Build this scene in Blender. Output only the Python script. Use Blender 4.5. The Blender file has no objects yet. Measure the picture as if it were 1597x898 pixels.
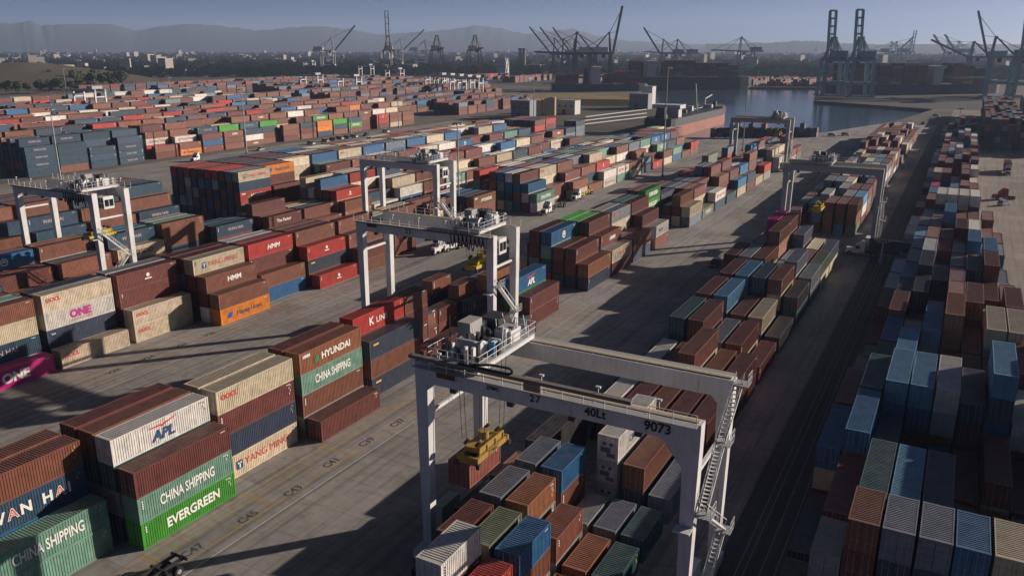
import bpy, bmesh, math, random
import numpy as np
from mathutils import Vector, Matrix
random.seed(7)
SC = bpy.context.scene
COL = SC.collection
# ------------------------------------------------------------------ camera, sky, sun, exposure
FPX, IW, IH = 1267.55, 1597.0, 898.0
PITCH, ROLL, YAW, HC = 0.288873, -0.000567, 0.501528, 49.1
def cam_axes():
    cp, sp = math.cos(PITCH), math.sin(PITCH)
    h = Vector((-math.sin(YAW), math.cos(YAW), 0)); r = Vector((math.cos(YAW), math.sin(YAW), 0)); z = Vector((0, 0, 1))
    f = h*cp - z*sp; d = -(h*sp + z*cp)
    c, s = math.cos(ROLL), math.sin(ROLL)
    return r*c + d*s, -r*s + d*c, f
CR, CD, CF = cam_axes()
cam = bpy.data.cameras.new('camera'); camo = bpy.data.objects.new('camera', cam); COL.objects.link(camo)
camo.matrix_world = Matrix(((CR.x, -CD.x, -CF.x, 0), (CR.y, -CD.y, -CF.y, 0), (CR.z, -CD.z, -CF.z, HC), (0, 0, 0, 1)))
cam.sensor_fit = 'HORIZONTAL'; cam.sensor_width = 36.0; cam.lens = 36.0*FPX/IW
cam.clip_start = 0.5; cam.clip_end = 120000
SC.camera = camo
def G(px, py, z=0.0):                       # pixel of the photograph -> point at height z
    d = CR*((px-IW/2)/FPX) + CD*((py-IH/2)/FPX) + CF
    t = (z-HC)/d.z
    return Vector((d.x*t, d.y*t, z))
SUN_EL, SUN_AZ = math.radians(17.0), math.radians(41.3)     # azimuth from +Y towards +X
w = bpy.data.worlds.new('World'); SC.world = w; w.use_nodes = True
nt = w.node_tree; bg = nt.nodes['Background']
sky = nt.nodes.new('ShaderNodeTexSky'); sky.sky_type = 'NISHITA'; sky.sun_disc = False
sky.sun_elevation = SUN_EL; sky.sun_rotation = SUN_AZ; sky.altitude = 0; sky.air_density = 0.18; sky.dust_density = 0.7; sky.ozone_density = 3.0
nt.links.new(sky.outputs[0], bg.inputs[0]); bg.inputs[1].default_value = 0.05
sl = bpy.data.lights.new('sun', 'SUN'); sl.energy = 5.0; sl.angle = math.radians(0.5); sl.color = (1.0, 0.86, 0.72)
so = bpy.data.objects.new('sun', sl); COL.objects.link(so)
sd = Vector((math.sin(SUN_AZ)*math.cos(SUN_EL), math.cos(SUN_AZ)*math.cos(SUN_EL), math.sin(SUN_EL)))
so.rotation_euler = sd.to_track_quat('Z', 'Y').to_euler(); so.location = (0, 0, 300)
SC.view_settings.view_transform = 'Standard'; SC.view_settings.look = 'None'; SC.view_settings.exposure = 0.45; SC.view_settings.gamma = 1.0
SC.view_settings.use_curve_mapping = False
SC.render.engine = 'CYCLES'; SC.cycles.max_bounces = 6; SC.cycles.diffuse_bounces = 1; SC.cycles.volume_bounces = 0

# ------------------------------------------------------------------ helpers
def new_mat(name):
    m = bpy.data.materials.new(name); m.use_nodes = True
    return m, m.node_tree.nodes, m.node_tree.links, m.node_tree.nodes['Principled BSDF']
def N(nodes, t, **kw):
    n = nodes.new(t)
    for k, v in kw.items(): setattr(n, k, v)
    return n
MATS = {}
def mat(name, color=(0.5, 0.5, 0.5), rough=0.6, metal=0.0, var=0.15, scale=1.5, spec=0.35):
    """painted or bare surface with soft blotches of wear"""
    if name in MATS: return MATS[name]
    m, n, l, b = new_mat(name)
    tc = N(n, 'ShaderNodeTexCoord'); nz = N(n, 'ShaderNodeTexNoise'); nz.inputs['Scale'].default_value = scale; nz.inputs['Detail'].default_value = 6
    l.new(tc.outputs['Object'], nz.inputs['Vector'])
    mx = N(n, 'ShaderNodeMixRGB'); mx.inputs[1].default_value = (*[c*(1-var) for c in color], 1); mx.inputs[2].default_value = (*[min(1, c*(1+var)) for c in color], 1)
    l.new(nz.outputs['Fac'], mx.inputs[0]); l.new(mx.outputs[0], b.inputs['Base Color'])
    b.inputs['Roughness'].default_value = rough; b.inputs['Metallic'].default_value = metal; b.inputs['Specular IOR Level'].default_value = spec
    MATS[name] = m
    return m
class MB:
    """collects boxes, beams, tubes and prisms; build() links them as one mesh object"""
    def __init__(s): s.v = []; s.f = []
    def quad(s, a, b, c, d):
        k = len(s.v); s.v += [tuple(a), tuple(b), tuple(c), tuple(d)]; s.f.append((k, k+1, k+2, k+3)); return s
    def hexa(s, p):                      # 8 points: bottom loop then top loop
        k = len(s.v); s.v += [tuple(q) for q in p]
        for f in ((0, 3, 2, 1), (4, 5, 6, 7), (0, 1, 5, 4), (1, 2, 6, 5), (2, 3, 7, 6), (3, 0, 4, 7)): s.f.append(tuple(k+i for i in f))
        return s
    def box(s, x0, x1, y0, y1, z0, z1):
        return s.hexa([(x0, y0, z0), (x1, y0, z0), (x1, y1, z0), (x0, y1, z0), (x0, y0, z1), (x1, y0, z1), (x1, y1, z1), (x0, y1, z1)])
    def taper(s, a, b):                  # a, b: (x0,x1,y0,y1,z) at the bottom and at the top
        return s.hexa([(a[0], a[2], a[4]), (a[1], a[2], a[4]), (a[1], a[3], a[4]), (a[0], a[3], a[4]), (b[0], b[2], b[4]), (b[1], b[2], b[4]), (b[1], b[3], b[4]), (b[0], b[3], b[4])])
    def beam(s, p, q, w=0.1, h=None):
        h = w if h is None else h
        p = Vector(p); q = Vector(q); d = q-p
        if d.length < 1e-6: return s
        d.normalize(); up = Vector((0, 0, 1)) if abs(d.z) < 0.95 else Vector((0, 1, 0))
        r = d.cross(up).normalized(); u = r.cross(d)
        r *= w/2; u *= h/2
        return s.hexa([p-r-u, p+r-u, q+r-u, q-r-u, p-r+u, p+r+u, q+r+u, q-r+u])
    def tube(s, p, q, r0, r1=None, n=10, cap=True):
        r1 = r0 if r1 is None else r1
        p = Vector(p); q = Vector(q); d = (q-p).normalized(); up = Vector((0, 0, 1)) if abs(d.z) < 0.95 else Vector((1, 0, 0))
        a = d.cross(up).normalized(); b = a.cross(d); k = len(s.v)
        for i in range(n):
            t = 2*math.pi*i/n; s.v.append(tuple(p+(a*math.cos(t)+b*math.sin(t))*r0))
        for i in range(n):
            t = 2*math.pi*i/n; s.v.append(tuple(q+(a*math.cos(t)+b*math.sin(t))*r1))
        for i in range(n): s.f.append((k+i, k+(i+1) % n, k+n+(i+1) % n, k+n+i))
        if cap: s.f.append(tuple(k+i for i in range(n))[::-1]); s.f.append(tuple(k+n+i for i in range(n)))
        return s
    def path(s, pts, w=0.05):
        for a, b in zip(pts[:-1], pts[1:]): s.beam(a, b, w)
        return s
    def prism(s, poly, z0, z1):
        k = len(s.v); n = len(poly)
        s.v += [(x, y, z0) for x, y in poly] + [(x, y, z1) for x, y in poly]
        for i in range(n): s.f.append((k+i, k+(i+1) % n, k+n+(i+1) % n, k+n+i))
        s.f.append(tuple(k+i for i in range(n))[::-1]); s.f.append(tuple(k+n+i for i in range(n)))
        return s
    def mesh(s, name, m=None):
        me = bpy.data.meshes.new(name); me.from_pydata(s.v, [], s.f); me.update()
        bm = bmesh.new(); bm.from_mesh(me); bmesh.ops.recalc_face_normals(bm, faces=bm.faces); bm.to_mesh(me); bm.free()
        if m is not None: me.materials.append(m)
        return me
    def build(s, name, m=None, parent=None, loc=None, rz=0):
        o = bpy.data.objects.new(name, s.mesh(name, m)); COL.objects.link(o)
        if parent is not None: o.parent = parent
        if loc is not None: o.location = loc
        if rz: o.rotation_euler = (0, 0, rz)
        return o
def link(name, me, parent=None, loc=None, rz=0):
    o = bpy.data.objects.new(name, me); COL.objects.link(o)
    if parent is not None: o.parent = parent
    if loc is not None: o.location = loc
    if rz: o.rotation_euler = (0, 0, rz)
    return o
def empty(name, loc=(0, 0, 0), rz=0):
    o = bpy.data.objects.new(name, None); COL.objects.link(o); o.location = loc; o.rotation_euler = (0, 0, rz); o.empty_display_size = 1
    return o
def tag(o, label=None, cat=None, group=None, kind=None):
    if label: o['label'] = label
    if cat: o['category'] = cat
    if group: o['group'] = group
    if kind: o['kind'] = kind
    return o
def copy_tree(o, parent=None):
    c = o.copy(); COL.objects.link(c); c.parent = parent
    for ch in o.children:
        copy_tree(ch, c)
    return c
TXT = {}
def text_mesh(body, size, m, bold=0.0, sx=1.0, shear=0.0):
    k = (body, size, m.name, bold, sx, shear)
    if k in TXT: return TXT[k]
    cu = bpy.data.curves.new('lettering', 'FONT'); cu.body = body; cu.size = size; cu.align_x = 'CENTER'; cu.align_y = 'CENTER'
    cu.offset = bold*size; cu.resolution_u = 3; cu.shear = shear
    o = bpy.data.objects.new('tmp', cu); COL.objects.link(o)
    dg = bpy.context.evaluated_depsgraph_get(); dg.update()
    me = bpy.data.meshes.new_from_object(o.evaluated_get(dg)); me.name = 'lettering'
    bpy.data.objects.remove(o); bpy.data.curves.remove(cu)
    if sx != 1.0:
        for v in me.vertices: v.co.x *= sx
    me.materials.clear(); me.materials.append(m)
    TXT[k] = me
    return me
RX = Matrix(((0, 0, 1), (1, 0, 0), (0, 1, 0)))        # text on a face that looks to +X
RY = Matrix(((1, 0, 0), (0, 0, -1), (0, 1, 0)))       # text on a face that looks to -Y
def text_on(body, size, m, parent, loc, rot, bold=0.0, sx=1.0, shear=0.0, name='lettering'):
    o = link(name, text_mesh(body, size, m, bold, sx, shear), parent, loc)
    o.rotation_euler = rot.to_euler()
    return o
# ------------------------------------------------------------------ materials of the yard
def ground_mat(name, base, joint=6.0, dark=0.55, stain=0.5, joints=True):
    m, n, l, b = new_mat(name)
    tc = N(n, 'ShaderNodeTexCoord')
    n1 = N(n, 'ShaderNodeTexNoise'); n1.inputs['Scale'].default_value = 0.05; n1.inputs['Detail'].default_value = 8; n1.inputs['Roughness'].default_value = 0.62
    n2 = N(n, 'ShaderNodeTexNoise'); n2.inputs['Scale'].default_value = 0.9; n2.inputs['Detail'].default_value = 8
    # tyre scuffs: stretched noise along the lanes, and curly scuffs from turning trucks
    mp = N(n, 'ShaderNodeMapping'); mp.inputs['Scale'].default_value = (1.0, 0.045, 1)
    n3 = N(n, 'ShaderNodeTexNoise'); n3.inputs['Scale'].default_value = 1.1; n3.inputs['Detail'].default_value = 5
    wv = N(n, 'ShaderNodeTexWave', wave_type='RINGS'); wv.inputs['Scale'].default_value = 0.09; wv.inputs['Distortion'].default_value = 26; wv.inputs['Detail'].default_value = 3; wv.inputs['Detail Scale'].default_value = 0.5
    for k in (n1, n2): l.new(tc.outputs['Object'], k.inputs['Vector'])
    l.new(tc.outputs['Object'], mp.inputs['Vector']); l.new(mp.outputs[0], n3.inputs['Vector']); l.new(tc.outputs['Object'], wv.inputs['Vector'])
    def ramp(src, a, bb, lo, hi=1.0):
        r = N(n, 'ShaderNodeMapRange'); r.inputs['From Min'].default_value = a; r.inputs['From Max'].default_value = bb; r.inputs['To Min'].default_value = lo; r.inputs['To Max'].default_value = hi
        l.new(src, r.inputs['Value']); return r.outputs[0]
    fs = [ramp(n1.outputs['Fac'], 0.36, 0.60, 1-stain*0.40, 1.08), ramp(n2.outputs['Fac'], 0.25, 0.75, 0.82, 1.12), ramp(n3.outputs['Fac'], 0.34, 0.50, dark+0.22, 1.0), ramp(wv.outputs['Fac'], 0.0, 0.12, 0.90, 1.0)]
    mp2 = N(n, 'ShaderNodeMapping'); mp2.inputs['Scale'].default_value = (1.0, 0.012, 1); mp2.inputs['Rotation'].default_value = (0, 0, 0.02); n4 = N(n, 'ShaderNodeTexNoise'); n4.inputs['Scale'].default_value = 0.55; n4.inputs['Detail'].default_value = 9; n4.inputs['Roughness'].default_value = 0.7; n4.inputs['Distortion'].default_value = 0.6
    l.new(tc.outputs['Object'], mp2.inputs['Vector']); l.new(mp2.outputs[0], n4.inputs['Vector']); fs.append(ramp(n4.outputs['Fac'], 0.38, 0.47, 0.72, 1.0))
    n5 = N(n, 'ShaderNodeTexNoise'); n5.inputs['Scale'].default_value = 0.22; n5.inputs['Detail'].default_value = 10; n5.inputs['Roughness'].default_value = 0.8; l.new(tc.outputs['Object'], n5.inputs['Vector']); fs.append(ramp(n5.outputs['Fac'], 0.30, 0.42, 0.62, 1.0))
    if joints:
        br = N(n, 'ShaderNodeTexBrick'); br.offset = 0.0; br.inputs['Scale'].default_value = 1.0; br.inputs['Mortar Size'].default_value = 0.035; br.inputs['Mortar Smooth'].default_value = 0.3
        br.inputs['Brick Width'].default_value = joint; br.inputs['Row Height'].default_value = joint
        br.inputs['Color1'].default_value = (1, 1, 1, 1); br.inputs['Color2'].default_value = (0.82, 0.82, 0.82, 1); br.inputs['Mortar'].default_value = (0.5, 0.5, 0.5, 1)
        l.new(tc.outputs['Object'], br.inputs['Vector']); fs.append(br.outputs['Color'])
    cur = None
    for f in fs:
        if cur is None: cur = f; continue
        mm = N(n, 'ShaderNodeMixRGB', blend_type='MULTIPLY'); mm.inputs[0].default_value = 1; l.new(cur, mm.inputs[1]); l.new(f, mm.inputs[2]); cur = mm.outputs[0]
    mm = N(n, 'ShaderNodeMixRGB', blend_type='MULTIPLY'); mm.inputs[0].default_value = 1; mm.inputs[1].default_value = (*base, 1); l.new(cur, mm.inputs[2])
    l.new(mm.outputs[0], b.inputs['Base Color']); b.inputs['Roughness'].default_value = 0.85; b.inputs['Specular IOR Level'].default_value = 0.25
    bp = N(n, 'ShaderNodeBump'); bp.inputs['Strength'].default_value = 0.15; l.new(n2.outputs['Fac'], bp.inputs['Height']); l.new(bp.outputs[0], b.inputs['Normal'])
    return m
M_CONC = ground_mat('yard_concrete', (0.315, 0.294, 0.28))
M_ASPH = ground_mat('lane_asphalt', (0.075, 0.075, 0.08), joints=False)
M_FAR = ground_mat('far_land', (0.12, 0.105, 0.085), joints=False, stain=0.9)
def paint_mat(stuff=False):
    m, n, l, b = new_mat('stacked_container_paint' if stuff else 'container_paint')
    tc = N(n, 'ShaderNodeTexCoord'); ge = N(n, 'ShaderNodeNewGeometry')
    if stuff:
        at = N(n, 'ShaderNodeAttribute'); at.attribute_name = 'Col'; col = at.outputs['Color']; vec = ge.outputs['Position']
    else:
        oi = N(n, 'ShaderNodeObjectInfo'); col = oi.outputs['Color']
        ad = N(n, 'ShaderNodeVectorMath', operation='ADD'); l.new(tc.outputs['Object'], ad.inputs[0])
        sc_ = N(n, 'ShaderNodeVectorMath', operation='SCALE'); cb = N(n, 'ShaderNodeCombineXYZ')
        for i in range(3): l.new(oi.outputs['Random'], cb.inputs[i])
        l.new(cb.outputs[0], sc_.inputs[0]); sc_.inputs['Scale'].default_value = 57.0
        l.new(sc_.outputs[0], ad.inputs[1]); vec = ad.outputs[0]
    nz = N(n, 'ShaderNodeTexNoise'); nz.inputs['Scale'].default_value = 0.8; nz.inputs['Detail'].default_value = 7; nz.inputs['Roughness'].default_value = 0.65
    l.new(vec, nz.inputs['Vector'])
    mp = N(n, 'ShaderNodeMapping'); mp.inputs['Scale'].default_value = (2.2, 2.2, 0.22); l.new(vec, mp.inputs['Vector'])
    st = N(n, 'ShaderNodeTexNoise'); st.inputs['Scale'].default_value = 1.6; st.inputs['Detail'].default_value = 6; l.new(mp.outputs[0], st.inputs['Vector'])
    # fade / chalk
    r1 = N(n, 'ShaderNodeMapRange'); r1.inputs['From Min'].default_value = 0.3; r1.inputs['From Max'].default_value = 0.75; r1.inputs['To Min'].default_value = 0.68; r1.inputs['To Max'].default_value = 1.25
    l.new(nz.outputs['Fac'], r1.inputs['Value'])
    mul = N(n, 'ShaderNodeMixRGB', blend_type='MULTIPLY'); mul.inputs[0].default_value = 1; l.new(col, mul.inputs[1]); l.new(r1.outputs[0], mul.inputs[2])
    # rust streaks
    r2 = N(n, 'ShaderNodeMapRange'); r2.inputs['From Min'].default_value = 0.56; r2.inputs['From Max'].default_value = 0.74; r2.inputs['To Min'].default_value = 0; r2.inputs['To Max'].default_value = 0.5
    l.new(st.outputs['Fac'], r2.inputs['Value'])
    mr = N(n, 'ShaderNodeMixRGB'); mr.inputs[2].default_value = (0.13, 0.06, 0.03, 1); l.new(r2.outputs[0], mr.inputs[0]); l.new(mul.outputs[0], mr.inputs[1])
    # dust and soot lying on roofs
    sx = N(n, 'ShaderNodeSeparateXYZ'); l.new(ge.outputs['True Normal'], sx.inputs[0])
    up = N(n, 'ShaderNodeMapRange'); up.inputs['From Min'].default_value = 0.7; up.inputs['From Max'].default_value = 0.95; up.inputs['To Min'].default_value = 0; up.inputs['To Max'].default_value = 1
    l.new(sx.outputs['Z'], up.inputs['Value'])
    r3 = N(n, 'ShaderNodeMapRange'); r3.inputs['From Min'].default_value = 0.3; r3.inputs['From Max'].default_value = 0.7; r3.inputs['To Min'].default_value = 0.03; r3.inputs['To Max'].default_value = 0.36
    l.new(nz.outputs['Fac'], r3.inputs['Value'])
    mm = N(n, 'ShaderNodeMath', operation='MULTIPLY'); l.new(up.outputs[0], mm.inputs[0]); l.new(r3.outputs[0], mm.inputs[1])
    md = N(n, 'ShaderNodeMixRGB'); md.inputs[2].default_value = (0.2, 0.17, 0.16, 1); l.new(mm.outputs[0], md.inputs[0]); l.new(mr.outputs[0], md.inputs[1])
    l.new(md.outputs[0], b.inputs['Base Color']); b.inputs['Roughness'].default_value = 0.5; b.inputs['Specular IOR Level'].default_value = 0.4
    if not stuff:
        bd = N(n, 'ShaderNodeBump'); bd.inputs['Strength'].default_value = 0.25; bd.inputs['Distance'].default_value = 0.08; l.new(nz.outputs['Fac'], bd.inputs['Height']); l.new(bd.outputs[0], b.inputs['Normal'])
    if stuff:
        sp = N(n, 'ShaderNodeSeparateXYZ'); l.new(ge.outputs['Position'], sp.inputs[0])
        sn = N(n, 'ShaderNodeMath', operation='MULTIPLY'); sn.inputs[1].default_value = 22.4; l.new(sp.outputs['Y'], sn.inputs[0])
        si = N(n, 'ShaderNodeMath', operation='SINE'); l.new(sn.outputs[0], si.inputs[0])
        bp = N(n, 'ShaderNodeBump'); bp.inputs['Strength'].default_value = 0.35; bp.inputs['Distance'].default_value = 0.03; l.new(si.outputs[0], bp.inputs['Height']); l.new(bp.outputs[0], b.inputs['Normal'])
    return m
M_PAINT = paint_mat(); M_STUFF = paint_mat(True)
M_STEEL = mat('dark_steel', (0.05, 0.05, 0.055), 0.5, 0.3)
M_RUB = mat('rubber', (0.018, 0.018, 0.02), 0.85)
def crane_paint(name, base):
    """white enamel gone chalky, with rain streaks, grime and rust spots"""
    m, n, l, b = new_mat(name); MATS[name] = m
    tc = N(n, 'ShaderNodeTexCoord'); mp = N(n, 'ShaderNodeMapping'); mp.inputs['Scale'].default_value = (1.6, 1.6, 0.16); l.new(tc.outputs['Object'], mp.inputs['Vector'])
    st = N(n, 'ShaderNodeTexNoise'); st.inputs['Scale'].default_value = 1.5; st.inputs['Detail'].default_value = 8; st.inputs['Roughness'].default_value = 0.7; l.new(mp.outputs[0], st.inputs['Vector'])
    bl = N(n, 'ShaderNodeTexNoise'); bl.inputs['Scale'].default_value = 0.35; bl.inputs['Detail'].default_value = 5; l.new(tc.outputs['Object'], bl.inputs['Vector'])
    r1 = N(n, 'ShaderNodeMapRange'); r1.inputs['From Min'].default_value = 0.45; r1.inputs['From Max'].default_value = 0.72; r1.inputs['To Max'].default_value = 0.5; l.new(st.outputs['Fac'], r1.inputs['Value'])
    r2 = N(n, 'ShaderNodeMapRange'); r2.inputs['From Min'].default_value = 0.64; r2.inputs['From Max'].default_value = 0.70; r2.inputs['To Max'].default_value = 0.8; l.new(st.outputs['Fac'], r2.inputs['Value'])
    r3 = N(n, 'ShaderNodeMapRange'); r3.inputs['From Min'].default_value = 0.3; r3.inputs['From Max'].default_value = 0.7; r3.inputs['To Min'].default_value = 0.82; r3.inputs['To Max'].default_value = 1.05; l.new(bl.outputs['Fac'], r3.inputs['Value'])
    m0 = N(n, 'ShaderNodeMixRGB', blend_type='MULTIPLY'); m0.inputs[0].default_value = 1; m0.inputs[1].default_value = (*base, 1); l.new(r3.outputs[0], m0.inputs[2])
    m1 = N(n, 'ShaderNodeMixRGB'); m1.inputs[2].default_value = (base[0]*0.62, base[1]*0.6, base[2]*0.56, 1); l.new(r1.outputs[0], m1.inputs[0]); l.new(m0.outputs[0], m1.inputs[1])
    m2 = N(n, 'ShaderNodeMixRGB'); m2.inputs[2].default_value = (0.12, 0.06, 0.035, 1); l.new(r2.outputs[0], m2.inputs[0]); l.new(m1.outputs[0], m2.inputs[1])
    l.new(m2.outputs[0], b.inputs['Base Color']); b.inputs['Roughness'].default_value = 0.55; b.inputs['Specular IOR Level'].default_value = 0.35
    return m
M_CRANE = crane_paint('crane_white_paint', (0.66, 0.66, 0.67))
M_CRANE2 = mat('crane_grey_paint', (0.36, 0.37, 0.38), 0.5, 0, 0.14, 1.0)
M_RUSTW = mat('rusty_top_plate', (0.42, 0.33, 0.2), 0.8, 0, 0.4, 3.0)
M_YEL = mat('spreader_yellow', (0.34, 0.21, 0.05), 0.5, 0, 0.25, 1.2)
M_YEL2 = mat('spreader_bright_yellow', (0.48, 0.34, 0.03), 0.5, 0, 0.15, 1.2)
M_GLASS = mat('dark_glass', (0.015, 0.02, 0.025), 0.08, 0, 0.05, 1, 0.6)
M_GREY = mat('grey_cabinet', (0.33, 0.32, 0.31), 0.6)
M_BLUEP = mat('blue_plastic', (0.05, 0.25, 0.5), 0.5)
def letter_paint(name, color):
    """stencilled paint that has flaked off here and there"""
    m, n, l, b = new_mat(name); MATS[name] = m
    b.inputs['Base Color'].default_value = (*color, 1); b.inputs['Roughness'].default_value = 0.65; b.inputs['Specular IOR Level'].default_value = 0.3
    ge = N(n, 'ShaderNodeNewGeometry'); nz = N(n, 'ShaderNodeTexNoise'); nz.inputs['Scale'].default_value = 1.3; nz.inputs['Detail'].default_value = 9; nz.inputs['Roughness'].default_value = 0.75; l.new(ge.outputs['Position'], nz.inputs['Vector'])
    r = N(n, 'ShaderNodeMapRange'); r.inputs['From Min'].default_value = 0.56; r.inputs['From Max'].default_value = 0.70; r.inputs['To Min'].default_value = 0.05; r.inputs['To Max'].default_value = 0.65; l.new(nz.outputs['Fac'], r.inputs['Value'])
    tr = N(n, 'ShaderNodeBsdfTransparent'); mx = N(n, 'ShaderNodeMixShader'); l.new(r.outputs[0], mx.inputs[0]); l.new(b.outputs[0], mx.inputs[1]); l.new(tr.outputs[0], mx.inputs[2]); l.new(mx.outputs[0], n['Material Output'].inputs['Surface'])
    return m
M_TW = letter_paint('paint_white_letters', (0.74, 0.73, 0.69))
M_TB = letter_paint('paint_black_letters', (0.02, 0.022, 0.028))
M_TR = letter_paint('paint_red_letters', (0.55, 0.05, 0.05))
M_TP = letter_paint('paint_magenta_letters', (0.42, 0.03, 0.22))
M_TN = letter_paint('paint_navy_letters', (0.02, 0.06, 0.16))
M_TY = letter_paint('paint_yellow_letters', (0.66, 0.40, 0.04))
M_TG = letter_paint('paint_green_letters', (0.02, 0.2, 0.08))
M_LW = mat('road_paint_white', (0.42, 0.42, 0.40), 0.8, 0, 0.35, 1.2)
M_LY = mat('road_paint_yellow', (0.42, 0.26, 0.05), 0.8, 0, 0.4, 0.9)

# ------------------------------------------------------------------ ground, lanes, water
CHANNEL = [(-158, 446), (-112, 462), (-72, 520), (-42, 620), (-24, 760), (-128, 826), (-140, 905), (-152, 1100), (-250, 1060), (-365, 1008), (-352, 930), (-300, 800), (-262, 700), (-215, 655), (-172, 610), (-172, 520), (-170, 450)]
def ground_sheet():
    bm = bmesh.new()
    out = [(-60000, -3000), (60000, -3000), (60000, 80000), (-60000, 80000)]
    for lp in (out, CHANNEL):
        vs = [bm.verts.new((x, y, 0)) for x, y in lp]
        for i in range(len(vs)): bm.edges.new((vs[i], vs[(i+1) % len(vs)]))
    bmesh.ops.triangle_fill(bm, use_beauty=True, use_dissolve=False, edges=bm.edges)
    ci = [Vector((x, y)) for x, y in CHANNEL]
    def inside(p):
        c = False; j = len(ci)-1
        for i in range(len(ci)):
            if (ci[i].y > p.y) != (ci[j].y > p.y) and p.x < (ci[j].x-ci[i].x)*(p.y-ci[i].y)/(ci[j].y-ci[i].y)+ci[i].x: c = not c
            j = i
        return c
    bad = [f for f in bm.faces if inside(f.calc_center_median())]
    bmesh.ops.delete(bm, geom=bad, context='FACES_ONLY')
    for f in bm.faces:
        if f.normal.z < 0: f.normal_flip()
    me = bpy.data.meshes.new('ground'); bm.to_mesh(me); bm.free(); me.materials.append(M_FAR)
    return tag(link('ground', me), kind='structure')
ground_sheet()
mb = MB()
for i in range(len(CHANNEL)):
    a, b_ = CHANNEL[i], CHANNEL[(i+1) % len(CHANNEL)]
    mb.quad((*a, -6), (*b_, -6), (*b_, 0.0), (*a, 0.0))
tag(mb.build('quay_wall', mat('quay_rock', (0.1, 0.085, 0.07), 0.9, 0, 0.5, 0.3)), kind='structure')
def water_mat():
    m, n, l, b = new_mat('harbour_water')
    b.inputs['Base Color'].default_value = (0.03, 0.06, 0.085, 1); b.inputs['Roughness'].default_value = 0.16; b.inputs['IOR'].default_value = 1.33; b.inputs['Specular IOR Level'].default_value = 0.6
    tc = N(n, 'ShaderNodeTexCoord'); mp = N(n, 'ShaderNodeMapping'); mp.inputs['Scale'].default_value = (1, 0.6, 1); nz = N(n, 'ShaderNodeTexNoise'); nz.inputs['Scale'].default_value = 0.35; nz.inputs['Detail'].default_value = 4
    l.new(tc.outputs['Object'], mp.inputs[0]); l.new(mp.outputs[0], nz.inputs['Vector'])
    bp = N(n, 'ShaderNodeBump'); bp.inputs['Strength'].default_value = 0.35; bp.inputs['Distance'].default_value = 0.5; l.new(nz.outputs['Fac'], bp.inputs['Height']); l.new(bp.outputs[0], b.inputs['Normal'])
    return m
tag(MB().quad((-420, 430, -2.5), (20, 430, -2.5), (20, 1130, -2.5), (-420, 1130, -2.5)).build('water', water_mat()), kind='structure')
# concrete apron of the container terminal (a sheet 4 mm up), asphalt lane, eastern yard
def sheet(name, poly, z, m):
    mb = MB(); mb.v = [(x, y, z) for x, y in poly]; mb.f = [tuple(range(len(poly)))]
    return tag(mb.build(name, m), kind='structure')
APRON = [(-310, 10), (-15.7, 10), (-15.7, 600), (-42.2, 619.5), (-72.5, 519.5), (-112, 461.5), (-158, 445.5), (-171, 449), (-310, 480)]
sheet('concrete_apron', APRON, 0.004, M_CONC)
sheet('asphalt_lane', [(-15.6, 10), (-9.6, 10), (-9.6, 740), (-23, 740), (-15.6, 600)], 0.004, M_ASPH)
sheet('east_yard_pavement', [(-9.5, 10), (400, 10), (400, 760), (-9.5, 760)], 0.004, ground_mat('east_concrete', (0.26, 0.228, 0.2), joint=7.5))
sheet('west_yard_pavement', [(-1000, 60), (-310.2, 60), (-310.2, 900), (-700, 1000), (-1000, 700)], 0.004, ground_mat('west_asphalt', (0.17, 0.155, 0.14), joints=False))
def line(name, pts, wd, m, z=0.010, label=None):
    mb = MB()
    for (x0, y0), (x1, y1) in pts:
        d = Vector((x1-x0, y1-y0)); d.normalize(); p = Vector((-d.y, d.x))*wd/2
        mb.quad((x0-p.x, y0-p.y, z), (x1-p.x, y1-p.y, z), (x1+p.x, y1+p.y, z), (x0+p.x, y0+p.y, z))
    return tag(mb.build(name, m), kind='structure')
for x in (-60.3, -89.8, -107.3, -138.6): line('runway_line', [((x, 20), (x, 420))], 0.16, M_LW)
for x in (-16.9, -13.6, -12.9, -11.5, -10.2): line('lane_marking', [((x, 15), (x, 560))], 0.09, mat('worn_lane_paint', (0.24, 0.24, 0.24), 0.85, 0, 0.6, 0.6))
for x in (-12.2, -14.6, -15.9): line('rail_track', [((x, 15), (x, 560))], 0.07, M_STEEL, 0.012)
for x0 in (-64.9, -61.9, -66.2): line('slot_line', [((x0, 20), (x0, 140))], 0.14, M_LY)
line('slot_line', [((-67.0+0.0, y), (-61.9, y)) for y in (43.9, 44.3, 57.3, 57.7, 70.5, 70.9, 84.0, 97.3, 110.4)], 0.12, M_LY, 0.0125)
for x0 in (-110.6, -113.6, -116.5): line('slot_line', [((x0, 60), (x0, 215))], 0.12, M_LY)
line('slot_line', [((-121.0, y), (-108.8, y)) for y in (70.2, 83.8, 97.2, 110.6, 124.0)], 0.14, M_LY, 0.0125)
# slot numbers painted on the concrete
for i, (px, py, t) in enumerate([(387, 806, 'C45'), (457, 765, 'C43'), (517, 721, 'C41'), (572, 689, 'C39'), (620, 659, 'C37'), (300, 858, 'C47'), (327, 521, 'V28'), (283, 538, 'V26'), (231, 558, 'V24'), (177, 579, 'V22')]):
    g = G(px, py)
    o = link('slot_number', text_mesh(t, 1.5, mat('faded_black_paint', (0.07, 0.068, 0.066), 0.9, 0, 0.6, 2.5), 0.03, 1.0), None, (g.x, g.y, 0.013)); o.rotation_euler = (0, 0, math.radians(90))
    tag(o, kind='structure')
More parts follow.
